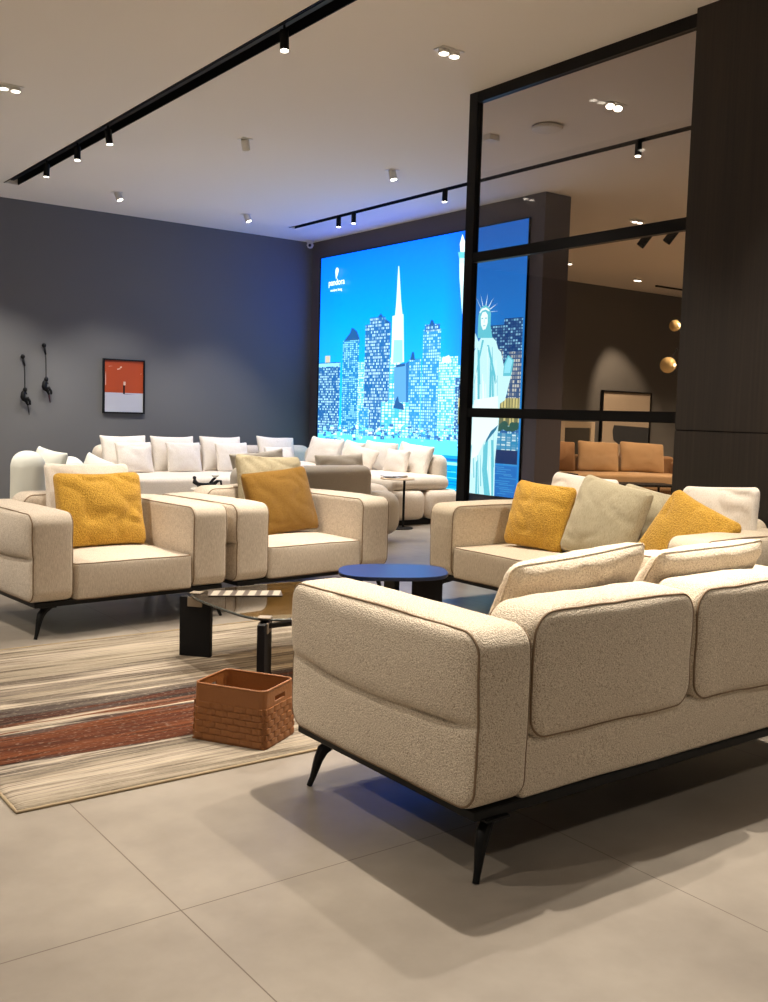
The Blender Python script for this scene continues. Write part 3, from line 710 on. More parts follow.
    for i in range(26):
        py = 455 + i * 1.7; px = 319 + random.random() * 100; bld(px, px + 40 + random.random() * 60, py, py + .7, random.choice(['cy', 'water2', 'water']))
    # right side behind the glass
    bld(462, 530, 410, bot + 8, 'b1'); bld(494, 511, 326, 425, 'rb'); bld(496, 509, 350, 425, 'rb2') ; bld(508, 530, 319, 425, 'rb'); bld(513, 530, 352, 425, 'rb2')
    bld(462, 477, 385, 425, 'rb'); bld(462, 530, 398, 424, 'yel')
    for i in range(22):
        px = 499 + random.random() * 27; py = 424 + random.random() * 5; rr_ = 2.2 + random.random() * 1.8
        poly([(px + rr_ * math.cos(q * PI / 4), py + rr_ * math.sin(q * PI / 4)) for q in range(8)], 'tree')
    bld(462, 530, 431, 447, 'shore'); bld(462, 530, 447, 460, 'navy'); bld(462, 530, 462, 500, 'waterr')
    for i in range(14):
        py = 464 + i * 2.2; px = 495 + random.random() * 14; bld(px, px + 8 + random.random() * 12, py, py + .8, 'waterr2')
    # robed torch bearer
    body = [(474, 352), (478, 343), (482, 336), (490, 335), (496, 341), (499, 352), (503, 366), (505, 384), (500, 402), (498.5, 425), (497, 440), (495, 460), (494, 498), (462, 498), (463, 470), (468, 440), (470, 410), (471, 380)]
    poly(body, 'st')
    poly([(459.5, 255), (462, 253), (466.5, 262), (468, 282), (470, 300), (474, 330), (480, 345), (470, 352), (464, 335), (461, 300), (459.5, 278)], 'st')
    poly([(458, 252), (468, 252), (467, 258), (459, 258)], 'st2'); poly([(460.5, 252), (459.8, 244), (462.5, 234), (465.8, 244), (466.5, 252)], 'st3'); poly([(459.5, 264), (466.5, 264), (467, 285), (461, 285)], 'st3')
    for (x0, y0_, x1, y1_) in ((481, 308, 476, 297), (483, 306, 480.5, 294), (486, 305, 488, 293), (488.5, 307, 494, 297), (490, 309, 498, 303), (490.5, 311.5, 499, 311)):
        poly([(x0 - .35, y0_), (x1, y1_), (x0 + .35, y0_ + .4)], 'st3')
    poly([(478.5, 316), (480.5, 308), (485.5, 305), (489.5, 307.5), (491, 314), (490.5, 326), (492.5, 338), (477.5, 338), (478, 326)], 'st2')
    poly([(479.5, 312), (482, 308.6), (486, 307.4), (489.5, 310), (489.3, 311.4), (485.6, 309.6), (482.4, 310.6), (480, 313.5)], 'st3')
    poly([(480.8, 317), (482.5, 312.5), (485.5, 311.5), (487.8, 315), (487.6, 323), (485.6, 329), (483, 330), (481, 325)], 'st3')
    poly([(481.5, 318.2), (483.2, 317.8), (483.2, 318.8), (481.5, 319.2)], 'st2'); poly([(485, 317.6), (487, 317.6), (487, 318.6), (485, 318.8)], 'st2'); poly([(483, 325.4), (485.6, 325.2), (485.3, 326.1), (483.2, 326.3)], 'st2'); poly([(484, 319), (484.7, 319), (485, 322.6), (483.6, 322.8)], 'st')
    # arm holding a tablet, drapery
    poly([(494, 345), (501, 352), (505, 372), (510, 366), (512, 372), (505, 400), (498, 405), (497, 380)], 'st')
    poly([(504, 364), (508, 355), (514, 360), (511, 376), (503, 376)], 'st2'); poly([(505, 365), (508.5, 357), (512.5, 360.5), (510, 373), (504, 373)], 'palew')
    for pts in ([(482, 340), (484, 340), (474, 385), (471, 400)], [(487, 345), (489, 345), (497, 382), (495, 384)], [(478, 350), (479.5, 350), (481, 410), (478.5, 425)], [(490, 360), (492, 372), (491, 400), (489, 405)]):
        poly(pts, 'st2')
    for i in range(16):
        x_ = 468 + i * 1.9 + random.random() * 1.5; ya = 345 + random.random() * 40; yb = ya + 25 + random.random() * 70
        poly([(x_, ya), (x_ + .5, ya), (x_ + .9 + random.random() * 3 - 1.5, yb), (x_, yb)], random.choice(['st2', 'st3', 'st3', 'st4' if i % 5 == 0 else 'st2']))
    for i in range(14):
        x_ = 464 + i * 2.2 + random.random() * 1.5; ya = 440 + random.random() * 18; yb = min(497, ya + 25 + random.random() * 40)
        poly([(x_, ya), (x_ + .5, ya), (x_ + 1.2, yb), (x_ + .2, yb)], random.choice(['st2', 'st3', 'st3']))
    poly([(474, 400), (498, 396), (498, 425), (492, 432), (484, 442), (478, 455), (470, 460)], 'st3')
    poly([(498, 425), (496, 430), (488, 440), (483, 455), (486, 440), (491, 431)], 'st4')
    poly([(484, 445), (488, 440), (487, 470), (490, 497), (484, 497), (482, 470)], 'st2'); poly([(470, 445), (472, 445), (470, 470), (466, 497), (464, 497), (467, 465)], 'st2')
    poly([(491, 440), (493, 440), (493.5, 470), (493, 497), (491.5, 497), (491.5, 470)], 'st2'); poly([(476, 462), (477.5, 460), (477, 497), (475, 497)], 'st2')
    o = mb.obj('screen_image', mats, t)
    # logo
    wm = emit('logo_white', rgb(235, 252, 255), 1.25 * S)
    xl = X_SCR - .055
    def text(s, size, y, z, name):
        cu = bpy.data.curves.new(name, 'FONT'); cu.body = s; cu.size = size; cu.align_x = 'CENTER'; cu.extrude = .001; cu.offset = size * .012
        tmp = bpy.data.objects.new(name, cu); C.objects.link(tmp)
        bpy.context.view_layer.update(); dg = bpy.context.evaluated_depsgraph_get()
        me = bpy.data.meshes.new_from_object(tmp.evaluated_get(dg)); bpy.data.objects.remove(tmp)
        me.materials.clear(); me.materials.append(wm)
        ob = bpy.data.objects.new(name, me); C.objects.link(ob); ob.parent = t
        ob.rotation_euler = (PI / 2, 0, -PI / 2); ob.location = (xl, y, z); return ob
    a = atx(337, 287, xl); text('pandora', .13, 12.585, 3.19, 'logo_lettering'); text('modern living', .056, 12.59, 3.10, 'logo_lettering')
    pts = []
    for i in range(24):
        a = 2 * PI * i / 24; rr_ = .045 * (1 if math.sin(a) > -.2 else 1)
        yy = math.cos(a) * .042; zz = math.sin(a) * .055
        if zz < 0: yy = yy * (1 - (-zz / .055) * .7) + .02 * (-zz / .055); zz *= 2.1
        pts.append((xl, 12.58 + yy, 3.39 + zz))
    mb2 = MB(); mb2.add(pts + [(x + .002, y, z) for x, y, z in pts], [tuple(range(24)), tuple(range(24, 48))] + [(i, (i + 1) % 24, 24 + (i + 1) % 24, 24 + i) for i in range(24)])
    mb2.obj('logo_drop', wm, t)
screen()

# ================================================================== WALL DECOR
t = thing('framed_painting', 'small framed orange over grey painting hanging on the grey wall', 'painting', (5.39, Y_BACK, 1.195))
W2, Hh = .30, .745
mb = MB()
for (a, b2, c, d) in ((-W2, -W2 + .02, 0, Hh), (W2 - .02, W2, 0, Hh), (-W2 + .02, W2 - .02, 0, .02), (-W2 + .02, W2 - .02, Hh - .02, Hh)): mb.box(a, b2, -.04, 0, c, d)
mb.obj('frame', M['blackm'], t)
mb = MB(); mb.box(-W2 + .02, W2 - .02, -.022, -.004, .02, .285, 1); mb.box(-W2 + .02, W2 - .02, -.022, -.004, .285, Hh - .02, 0)
mb.box(-.012, .012, -.024, -.0221, .27, .40, 2); mb.box(-.008, .022, -.0245, -.0221, .39, .44, 3)
mb.add([(.0, -.0235, .275), (.16, -.0235, .262), (.0, -.0235, .262)], [(0, 1, 2)], 4)
for (x, z, w_, h_) in ((-.22, .64, .08, .008), (-.10, .60, .05, .02), (-.06, .62, .03, .03), (-.268, .38, .01, .2), (.24, .55, .02, .01)):
    mb.add([(x, -.0235, z), (x + w_, -.0235, z + .01), (x + w_ * .8, -.0235, z + h_), (x, -.0235, z + h_ * .7)], [(0, 1, 2, 3)], 3)
mb.obj('canvas', [plain('orange_paint', rgb(176, 68, 16), .6), plain('grey_paint_art', rgb(188, 190, 200), .6), M['blackm'], plain('cream_dab', rgb(220, 190, 170), .6), plain('grey_shade', rgb(140, 140, 150), .6)], t)
def ornament(x, z1, zk, z2, label, flip):
    t = thing('wall_sculpture', label, 'wall sculpture', (x, Y_BACK, zk), 0, None)
    mb = MB(); mb.tube([(-.005, -.0, z1 - zk), (-.005, -.05, z1 - zk)], .012, 10); mb.lathe([(0, -.03), (.024, -.01), (.03, .008), (.02, .03), (0, .036)], 14, c=(-.005, -.05, z1 - zk)); mb.tube([(-.005, -.05, z1 - zk), (.008, -.05, z1 - zk - .07), (.02, -.05, z1 - zk - .11)], [.01, .016, .012], 8)
    mb.obj('wall_peg', M['blackm'], t, smooth=True)
    mb = MB(); mb.tube([(0.015, -.05, z1 - zk - .08), (.02, -.05, (z1 - zk) * .5), (.02, -.05, .06)], .007, 8); mb.obj('rod', M['blackm'], t, smooth=True)
    # crouching climber figure holding the rod
    mb = MB()
    mb.tube([(.02, -.06, .085), (.012, -.065, .06), (-.005, -.07, .03), (-.012, -.075, -.02), (.0, -.07, -.06)], [.012, .02, .03, .034, .026], 12)
    mb.lathe([(0, -.03), (.02, -.022), (.028, 0), (.02, .022), (0, .03)], 14, c=(.012, -.085, .075))
    mb.tube([(.0, -.07, -.05), (.05, -.08, -.035), (.075, -.08, -.08), (.08, -.08, -.12)], [.024, .022, .018, .012], 10)
    mb.tube([(-.01, -.07, -.05), (.035, -.06, -.075), (.055, -.06, -.12), (.06, -.06, -.125)], [.022, .02, .014, .012], 10)
    mb.tube([(.0, -.07, .035), (.035, -.07, .02), (.02, -.05, .06)], [.014, .012, .01], 8)
    mb.obj('climber_figure', M['blackm'], t, smooth=True)
    mb = MB(); mb.tube([(.045, -.05, -.08), (.062, -.05, (z2 - zk) * .6), (.075, -.05, z2 - zk)], [.006, .012 if flip else .005, .004], 8); mb.obj('trailing_rope', M['blackm'] if not flip else plain('dark_red', rgb(70, 30, 34), .6), t, smooth=True)
ornament(4.01, 1.895, 1.40, 1.146, 'black rod and figure wall sculpture, lower left one of two on grey wall', False)
ornament(4.285, 2.055, 1.545, 1.31, 'black rod and figure wall sculpture, higher right one beside the orange painting', True)

# ================================================================== NEAR FURNITURE
# foreground sofa seen from behind
make_sofa('near_sofa', 'large cream boucle sofa in the foreground seen from behind with black legs', 'sofa', 1.92, .98, 2, 2, M['boucle'], (2.768, 2.945, 0), PI, armw=.205, armh=.715, fin=.10, seed=3)
pillow('back_cushion', 'cream boucle cushion leaning over the near sofa back, left of two', .61, .52, .15, M['boucle_pillow'], (2.52, 2.47, .41), PI, 30, 5, 2, corner=.12, pinch=.03, wr=.012, edge=.014, seam=M['boucle_pillow'])
pillow('back_cushion', 'cream boucle cushion leaning over the near sofa back, right of two', .62, .52, .15, M['boucle_pillow'], (3.17, 2.46, .41), PI, 32, 2, 5, corner=.12, pinch=.03, wr=.012, edge=.014, seam=M['boucle_pillow'])

# two armchairs side by side
R5 = math.radians(4.5)
ch = make_sofa('armchair', 'beige linen armchair on the left holding a bright mustard pillow', 'armchair', 1.24, .98, 1, 1, M['linen'], (2.31, 5.50, 0), R5, armh=.70, seed=8)
ch2 = copy_tree(ch); ch2.location = (3.665, 5.645, 0); ch2.scale = (1.06, 1, 1); ch2.rotation_euler = (0, 0, math.radians(6)); ch2['label'] = 'beige linen armchair on the right holding an ochre brown pillow'; ch2.name = 'armchair'
pillow('throw_pillow', 'white linen cushion behind the bright mustard pillow on the left armchair', .57, .53, .14, M['offwhite'], (2.29, 6.18, .41), R5, 12, 1, 4, corner=.12, pinch=.04)
pillow('throw_pillow', 'bright mustard boucle pillow on the left armchair', .58, .48, .19, M['yellow'], (2.30, 5.98, .42), R5, 18, 1, 11, corner=.16, pinch=.05, wr=.02)
pillow('throw_pillow', 'pale beige cushion behind the ochre pillow on the right armchair', .58, .56, .14, M['sage'], (3.69, 6.29, .42), math.radians(6), 12, 3, 6, corner=.12, pinch=.05, wr=.016)
pillow('throw_pillow', 'ochre brown pillow on the right armchair', .58, .48, .15, M['ochre'], (3.70, 6.09, .42), math.radians(6), 18, -5, 9, corner=.12, pinch=.05, wr=.008)

# right hand sofa
make_sofa('side_sofa', 'beige linen sofa on the right in front of the glass partition', 'sofa', 2.24, .98, 2, 1, M['linen2'], (4.40, 4.235, 0), -PI / 2, seed=14)
RZ = -PI / 2
pillow('throw_pillow', 'white linen cushion behind the mustard and sage pillows on the side sofa', .58, .52, .14, M['offwhite'], (5.03, 4.60, .41), RZ, 10, 2, 21, corner=.14, pinch=.04)
pillow('throw_pillow', 'mustard boucle pillow beside the far arm of the side sofa', .50, .46, .17, M['yellow'], (4.78, 4.74, .42), RZ + .1, 16, 3, 22, corner=.16, pinch=.05, wr=.014)
pillow('throw_pillow', 'large sage grey pillow in the middle of the side sofa, front one of two', .58, .53, .16, M['sage'], (4.80, 4.23, .41), RZ, 18, 8, 23, corner=.14, pinch=.05, wr=.009)
pillow('throw_pillow', 'sage grey pillow half hidden behind the large sage pillow', .50, .48, .14, M['sage'], (5.00, 4.05, .41), RZ, 16, 6, 24, corner=.14, pinch=.05, wr=.012)
pillow('throw_pillow', 'white linen cushion behind the tilted mustard pillow near the wood column', .52, .52, .15, M['offwhite'], (5.02, 3.50, .42), RZ, 12, -4, 25, corner=.16, pinch=.03)
pillow('throw_pillow', 'tilted mustard pillow leaning near the wood column on the side sofa', .54, .47, .16, M['yellow'], (4.72, 3.60, .42), RZ, 22, 20, 26, corner=.18, pinch=.05, wr=.012)

# rug
def rug():
    x0, x1, y0, y1 = .925, 3.75, 3.14, 5.30
    nx, ny = 90, 60; v = []; f = []
    for k in (0, 1):
        for j in range(ny + 1):
            for i in range(nx + 1):
                x = (x1 - x0) * i / nx; y = (y1 - y0) * j / ny
                wob = .008 * noise.noise(Vector((x * 3, y * 3, 0)))
                ex = .01 * noise.noise(Vector((y * 6, 2, 0))) if i in (0, nx) else 0; ey = .008 * noise.noise(Vector((x * 5, 7, 0))) if j in (0, ny) else 0
                z = .0 if k == 0 else (.010 if not (i in (0, nx) or j in (0, ny)) else .005)
                v.append((x + ex, y + ey, z))
    n1 = (nx + 1) * (ny + 1)
    for k in (0, 1):
        for j in range(ny):
            for i in range(nx):
                a = k * n1 + j * (nx + 1) + i; f.append((a, a + 1, a + nx + 2, a + nx + 1))
    for i in range(nx):
        for j in (0, ny): a = j * (nx + 1) + i; f.append((a, a + 1, a + 1 + n1, a + n1))
    for j in range(ny):
        for i in (0, nx): a = j * (nx + 1) + i; f.append((a, a + nx + 1, a + nx + 1 + n1, a + n1))
    o = link('rug', v, f, M['rug'], None, True, loc=(x0, y0, .001)); tag(o, 'cream and rust streaked rug lying under the low tables', 'rug')
    mb = MB()
    pts = [(x0 - .004, y0 - .004), (x1 + .004, y0 - .004), (x1 + .004, y1 + .004), (x0 - .004, y1 + .004)]
    loop = []
    for a in range(4):
        p, q = pts[a], pts[(a + 1) % 4]
        for i in range(40): loop.append((p[0] + (q[0] - p[0]) * i / 40 - x0, p[1] + (q[1] - p[1]) * i / 40 - y0, .004))
    mb.tube(loop, .006, 6, closed=True); mb.obj('binding', plain('rug_binding', rgb(150, 132, 104), .9), o, smooth=True)
rug()

# woven basket
def basket():
    c = Vector((1.905, 3.468, .012))
    # corners at floor: front(1.89,3.24) left(1.70,3.50) right(2.10,3.37)
    ax = Vector((1.70 - 1.892, 3.497 - 3.241)); bx = Vector((2.104 - 1.892, 3.368 - 3.241))
    ang = math.atan2(bx.y, bx.x)
    t = thing('storage_basket', 'tan woven rectangular basket standing on the rug', 'basket', (1.885, 3.412, .012), ang)
    W_, D_, H_ = .252, .33, .222       # short side faces right, long side faces left
    def outline(z, off=0.):
        k = 1 - .045 * (z / H_)
        return (W_ / 2) * k + off, (D_ / 2) * k + off
    def pt(s, z, off, rc=.028):
        """s in 0..4 around, returns xy"""
        a, b = outline(z, off)
        side = int(s) % 4; f = s - int(s)
        cs = [(-a, -b), (a, -b), (a, b), (-a, b)]
        p, q = cs[side], cs[(side + 1) % 4]; x, y = p[0] + (q[0] - p[0]) * f, p[1] + (q[1] - p[1]) * f
        dx, dy = abs(x) - (a - rc), abs(y) - (b - rc)
        if dx > 0 and dy > 0:
            m = max(dx, dy); h = math.hypot(dx, dy); x = math.copysign(a - rc + dx / h * m, x); y = math.copysign(b - rc + dy / h * m, y)
        return x, y
    # wall grid with handle slots on short sides (side 0 and 2)
    nS = 24; zs = [0, .02, .045, .07, .095, .12, .14, .155, .170, .190, .205, H_]
    v = []; f = []
    for off in (0, -.006):
        for z in zs:
            for i in range(nS * 4): x, y = pt(i / nS, z, off); v.append((x, y, z))
    per = nS * 4; lay = per * len(zs)
    def hole(i, j): 
        s = i // nS; k = i % nS
        return s in (0, 2) and 8 <= k < 16 and zs[j] >= .165 and zs[j + 1] <= .195
    for j in range(len(zs) - 1):
        for i in range(per):
            i2 = (i + 1) % per
            if hole(i, j): continue
            for l_ in (0, lay): f.append((l_ + j * per + i, l_ + j * per + i2, l_ + (j + 1) * per + i2, l_ + (j + 1) * per + i))
            for (ii, jj, e) in ((i, j - 1, (i, j, i2, j)), (i, j + 1, (i, j + 1, i2, j + 1)), ((i - 1) % per, j, (i, j, i, j + 1)), (i2, j, (i2, j, i2, j + 1))):
                if 0 <= jj < len(zs) - 1 and hole(ii, jj):
                    a = e[1] * per + e[0]; b2 = e[3] * per + e[2]; f.append((a, b2, b2 + lay, a + lay))
    for i in range(per):
        i2 = (i + 1) % per; a = (len(zs) - 1) * per
        f.append((a + i, a + i2, a + i2 + lay, a + i + lay)); f.append((i, i2, i2 + lay, i + lay))
    link('basket_wall', v, f, M['basket'], t, False)
    mb = MB(); a, b2 = outline(0, -.004); mb.box(-a, a, -b2, b2, 0, .006); mb.obj('base', M['basket'], t)
    # rolled rim
    mb = MB(); loop = [(*pt(i / nS, H_, -.003), H_) for i in range(per)]; mb.tube(loop, .0048, 8, closed=True); mb.obj('rim', M['basket'], t, smooth=True)
    # woven bricks
    mb = MB(); rows = 6; z0_, z1_ = .006, .156; rh = (z1_ - z0_) / rows
    for rr_ in range(rows):
        for side in range(4):
            nb = 5 if side in (0, 2) else 6
            for k_ in range(nb + 1):
                a0 = (k_ - (.5 if rr_ % 2 else 0)) / nb; a1 = a0 + .94 / nb
                a0, a1 = max(.03, a0), min(.97, a1)
                if a1 - a0 < .05: continue
                zz0 = z0_ + rr_ * rh + .0012; zz1 = zz0 + rh - .0024; n = 7; vv = []; ff = []
                for i in range(n):
                    s = a0 + (a1 - a0) * i / (n - 1); bul = .0045 * math.sin(PI * (.08 + .84 * i / (n - 1)))
                    for (z, o_) in ((zz0, -.002), (zz0 + .0015, bul), (zz1 - .0015, bul), (zz1, -.002)):
                        x, y = pt(side + s, z, o_); vv.append((x, y, z))
                for i in range(n - 1):
                    for q in range(3): ff.append((i * 4 + q, i * 4 + q + 1, (i + 1) * 4 + q + 1, (i + 1) * 4 + q))
                mb.add(vv, ff)
    o = mb.obj('weave', M['basket'], t); o['kind'] = 'stuff'
basket()

# low glass table
def glass_table():
    t = thing('coffee_table', 'low smoked glass coffee table with black slab legs on the rug', 'coffee table', (2.665, 4.32, .012))
    def pts(off, n=120):
        out = []
        for i in range(n):
            a = 2 * PI * i / n; cx_, sx_ = math.cos(a), math.sin(a); e = 2 / 4.4
            out.append((math.copysign(abs(cx_) ** e, cx_) * (.44 + off), math.copysign(abs(sx_) ** e, sx_) * (.435 + off)))
        return out
    mb = MB(); mb.prism(pts(0), .318, .330); mb.obj('glass_top', M['smoked'], t, smooth=False)
    mb = MB(); mb.tube([(x, y, .324) for x, y in pts(.001)], .0062, 8, closed=True); mb.obj('glass_edge', plain('glass_edge_dark', rgb(60, 62, 58), .2), t, smooth=True)
    for (x, y, rz) in ((-.375, .355, -PI * .27), (-.375, -.355, PI * .27), (.375, -.355, -PI * .27), (.375, .355, PI * .27)):
        mb = MB(); mb.box(-.085, .085, -.018, .018, 0, .312, bev=.003); lg = mb.obj('leg', M['blackm'], t, loc=(x, y, 0), rot=(0, 0, rz))
        mb = MB(); mb.box(-.04, .04, -.024, .024, .262, .312, bev=.002); mb.box(-.03, .03, -.03, .03, .330, .336, bev=.002); mb.obj('bracket', M['chrome'], lg)
    mb = MB(); mb.box(-.38, .38, -.385, -.355, .285, .305); mb.box(-.38, .38, .355, .385, .285, .305); mb.obj('crossbar', M['blackm'], t)
    # printed leaflet
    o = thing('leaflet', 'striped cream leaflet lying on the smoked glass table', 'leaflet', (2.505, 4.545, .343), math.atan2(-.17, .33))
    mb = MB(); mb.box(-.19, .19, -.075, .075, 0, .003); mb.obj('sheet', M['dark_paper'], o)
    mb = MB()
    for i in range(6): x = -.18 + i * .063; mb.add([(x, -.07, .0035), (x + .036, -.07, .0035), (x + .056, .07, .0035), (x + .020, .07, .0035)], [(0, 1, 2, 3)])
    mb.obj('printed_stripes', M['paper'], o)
glass_table()

def blue_table():
    t = thing('side_table', 'small dark blue table with rounded top between armchair and side sofa', 'side table', (3.34, 4.37, .012))
    m = plain('blue_stain', rgb(13, 26, 52), .32)
    n = 100; pts = []
    for i in range(n):
        a = 2 * PI * i / n; c_, s_ = math.cos(a), math.sin(a); e = 2 / 2.9
        x, y = math.copysign(abs(c_) ** e, c_) * .295, math.copysign(abs(s_) ** e, s_) * .25
        k = 1 + .06 * math.sin(2 * a + .6); rr_ = math.radians(-32); x, y = x * k, y * k
        pts.append((x * math.cos(rr_) - y * math.sin(rr_), x * math.sin(rr_) + y * math.cos(rr_)))
    mb = MB(); mb.prism([(x * .97, y * .97) for x, y in pts], .396, .402); mb.prism(pts, .402, .416); mb.prism([(x * .99, y * .99) for x, y in pts], .416, .418); mb.obj('table_top', m, t)
    for (x, y, rz, w_) in ((.14, -.13, math.radians(-35), .085), (-.20, .05, math.radians(60), .07), (.12, .17, math.radians(80), .07)):
        mb = MB(); mb.box(-w_, w_, -.016, .016, 0, .397, bev=.003); mb.obj('leg', M['blackm'], t, loc=(x, y, 0), rot=(0, 0, rz))
blue_table()

# ================================================================== BACK OF THE SHOWROOM
def soft(name, parent, A, B, Cc, axis, center, mat, rc=.1, r=.06, puff=(.02, .02), seed=0, rz=0, amp=.006, side=.0, nu=8, nv=6, nw=3):
    p = Pad(A, B, Cc, rc, r, puff=puff, axis=axis, seed=seed, amp=amp, side=side, center=(0, 0, 0), nu=nu, nv=nv, nw=nw)
    o = p.make(name, mat, parent); o.location = center; o.rotation_euler = (0, 0, rz); return o
def back_sofa():
    t = thing('modular_sofa', 'long cream sofa along the grey wall below the painting', 'sofa', (5.80, 12.05, 0))
    soft('seat', t, 1.10, .75, .15, 'z', (0, -.05, .29), M['cream_far'], .1, .06, (0, .02), 41, nu=12)
    soft('base', t, 1.06, .7, .09, 'z', (0, -.05, .10), M['cream_far'], .08, .03, (0, 0), 42)
    soft('backrest', t, 1.09, .22, .14, 'y', (0, .6, .57), M['cream_far'], .12, .09, (.02, .02), 43, nu=12)
    specs = [(-.78, 'left'), (-.09, 'middle'), (.63, 'right')]
    for i, (x, w_) in enumerate(specs):
        pillow('throw_pillow', 'large white square cushion on the wall sofa, %s of three' % w_, .63, .50, .15, M['offwhite'], (5.80 + x, 12.32, .44), .0, 16, 0, 50 + i, corner=.06, pinch=.09, n=20)
        pillow('throw_pillow', 'small white cushion in front of the large one on the wall sofa, %s of three' % w_, .50, .42, .12, M['offwhite'], (5.80 + x + .05, 12.12, .44), .0, 16, 0, 60 + i, corner=.08, pinch=.08, n=20)
back_sofa()
def screen_sofa():
    t = thing('modular_sofa', 'cream modular corner sofa in front of the illuminated skyline screen', 'sofa', (7.45, 10.9, 0))
    for i, (y, ln) in enumerate(((-1.15, .68), (.20, .64), (1.2, .34))):
        for q, xx in enumerate((-.27, .25)):
            soft('seat_module', t, .252, ln, .17, 'z', (xx - .02, y, .235), M['cream_far'], .10, .08, (0, .01), 71 + i + q * 9, side=.01)
        soft('seat_pad', t, .46, ln - .06, .085, 'z', (-.08, y, .485), M['cream_far'], .10, .08, (0, .02), 75 + i)
    soft('plinth', t, .46, 1.7, .035, 'z', (-.02, -.05, .036), M['blackm'], .05, .01, (0, 0), 79)
    for i, (y, ln) in enumerate(((-.75, .48), (.22, .46), (1.15, .44))):
        soft('backrest', t, ln, .20, .11, 'x', (.46, y, .60), M['cream_far'], .14, .09, (.02, .02), 81 + i)
    soft('end_arm', t, .11, .21, .17, 'y', (.44, -1.35, .60), M['cream_far'], .10, .09, (.02, .02), 88)
    soft('seat_module', t, .62, .42, .15, 'z', (.05, 1.70, .225), M['cream_far'], .12, .08, (0, .01), 90)
    soft('backrest', t, .60, .20, .13, 'y', (.10, 2.02, .58), M['cream_far'], .12, .09, (.02, .02), 91)
    g = [(11.78, .84, .42, 'by the corner, farthest'), (11.10, .46, .40, 'second from the corner'), (10.50, .70, .42, 'third from the corner'), (9.78, .68, .42, 'nearest the rounded arm')]
    for i, (y, w_, h_, tx) in enumerate(g):
        pillow('throw_pillow', 'large cream cushion below the screen, ' + tx, w_, h_, .16, M['offwhite'], (7.66, y, .53), RZ, 16, 4 if i % 2 else 2, 100 + i, corner=.06, pinch=.08, n=20)
    pillow('throw_pillow', 'small cream cushion in front of the nearest large one below the screen', .44, .32, .14, M['offwhite'], (7.46, 9.82, .55), RZ, 14, 2, 110, corner=.08, pinch=.08, n=20)
    pillow('throw_pillow', 'leaning cream cushion beside the grey pillow on corner sofa', .50, .36, .16, M['cream_far'], (7.2, 10.35, .55), RZ + .4, 30, 10, 111, corner=.14, pinch=.04, n=20)
    pillow('throw_pillow', 'white square cushion left of the corner against the grey wall', .62, .50, .16, M['offwhite'], (7.34, 12.42, .44), 0, 16, 3, 112, corner=.06, pinch=.09, n=20)
    pillow('throw_pillow', 'small white cushion in front of the square one left of the corner', .46, .36, .12, M['offwhite'], (7.26, 12.2, .44), 0, 16, 0, 113, corner=.08, pinch=.08, n=20)
screen_sofa()
def grey_sofa():
    t = thing('lounge_sofa', 'taupe grey sofa with low rounded back turned to the camera', 'sofa', (5.2, 8.45, 0))
    soft('backrest', t, .76, .19, .13, 'y', (-.08, -.28, .585), M['grey_fab'], .10, .09, (.01, .01), 121, nu=12)
    soft('seat', t, .92, .50, .16, 'z', (.02, .1, .27), M['grey_fab'], .22, .13, (0, .02), 122, nu=12)
    soft('side_roll', t, .20, .36, .16, 'z', (.84, .05, .40), M['cream_far'], .16, .13, (0, .02), 123)
    soft('seat_roll', t, .24, .44, .22, 'z', (.82, -.02, .28), M['grey_pil'], .2, .14, (0, .02), 124)
    for (x, y) in ((.85, -.25), (-.75, -.25), (.85, .4), (-.75, .4)):
        mb = MB(); mb.lathe([(.07, 0), (.08, .06), (.08, .12)], 14, c=(x, y, 0)); mb.obj('leg', M['blackm'], t)
    pillow('throw_pillow', 'grey beige pillow above the taupe sofa back, right one under the skyline', .60, .36, .15, M['grey_pil'], (5.74, 8.42, .52), 0, 8, -2, 130, corner=.06, pinch=.1, n=22)
    pillow('throw_pillow', 'grey beige pillow above taupe sofa back, left one behind the ochre pillow', .60, .36, .15, M['grey_pil'], (4.80, 8.42, .55), 0, 8, -6, 131, corner=.06, pinch=.1, n=22)
grey_sofa()
def white_sofa():
    t = thing('curved_sofa', 'white sofa with two rounded upright backrests at the left below wall sculptures', 'sofa', (3.2, 9.6, 0))
    mw = M['white_far']
    soft('armrest', t, .155, .42, .28, 'y', (-.34, -.25, .435), mw, .14, .12, (.03, .03), 140, rz=-.28, nu=10, nv=10)
    soft('armrest', t, .145, .365, .26, 'y', (.42, .80, .38), mw, .13, .11, (.03, .03), 141, rz=-.28, nu=10, nv=10)
    soft('seat', t, .62, .42, .18, 'z', (.2, .02, .22), mw, .3, .12, (0, .02), 142, rz=1.0)
    pillow('throw_pillow', 'white cushion poking above the left rounded backrest of the white sofa', .36, .44, .14, mw, (3.07, 9.62, .44), -1.0, 10, 10, 143, corner=.1, pinch=.08, n=20)
    pillow('throw_pillow', 'white cushion poking above the right rounded backrest of the white sofa', .38, .36, .14, mw, (3.90, 10.6, .40), -1.0, 14, 16, 144, corner=.1, pinch=.08, n=20)
white_sofa()
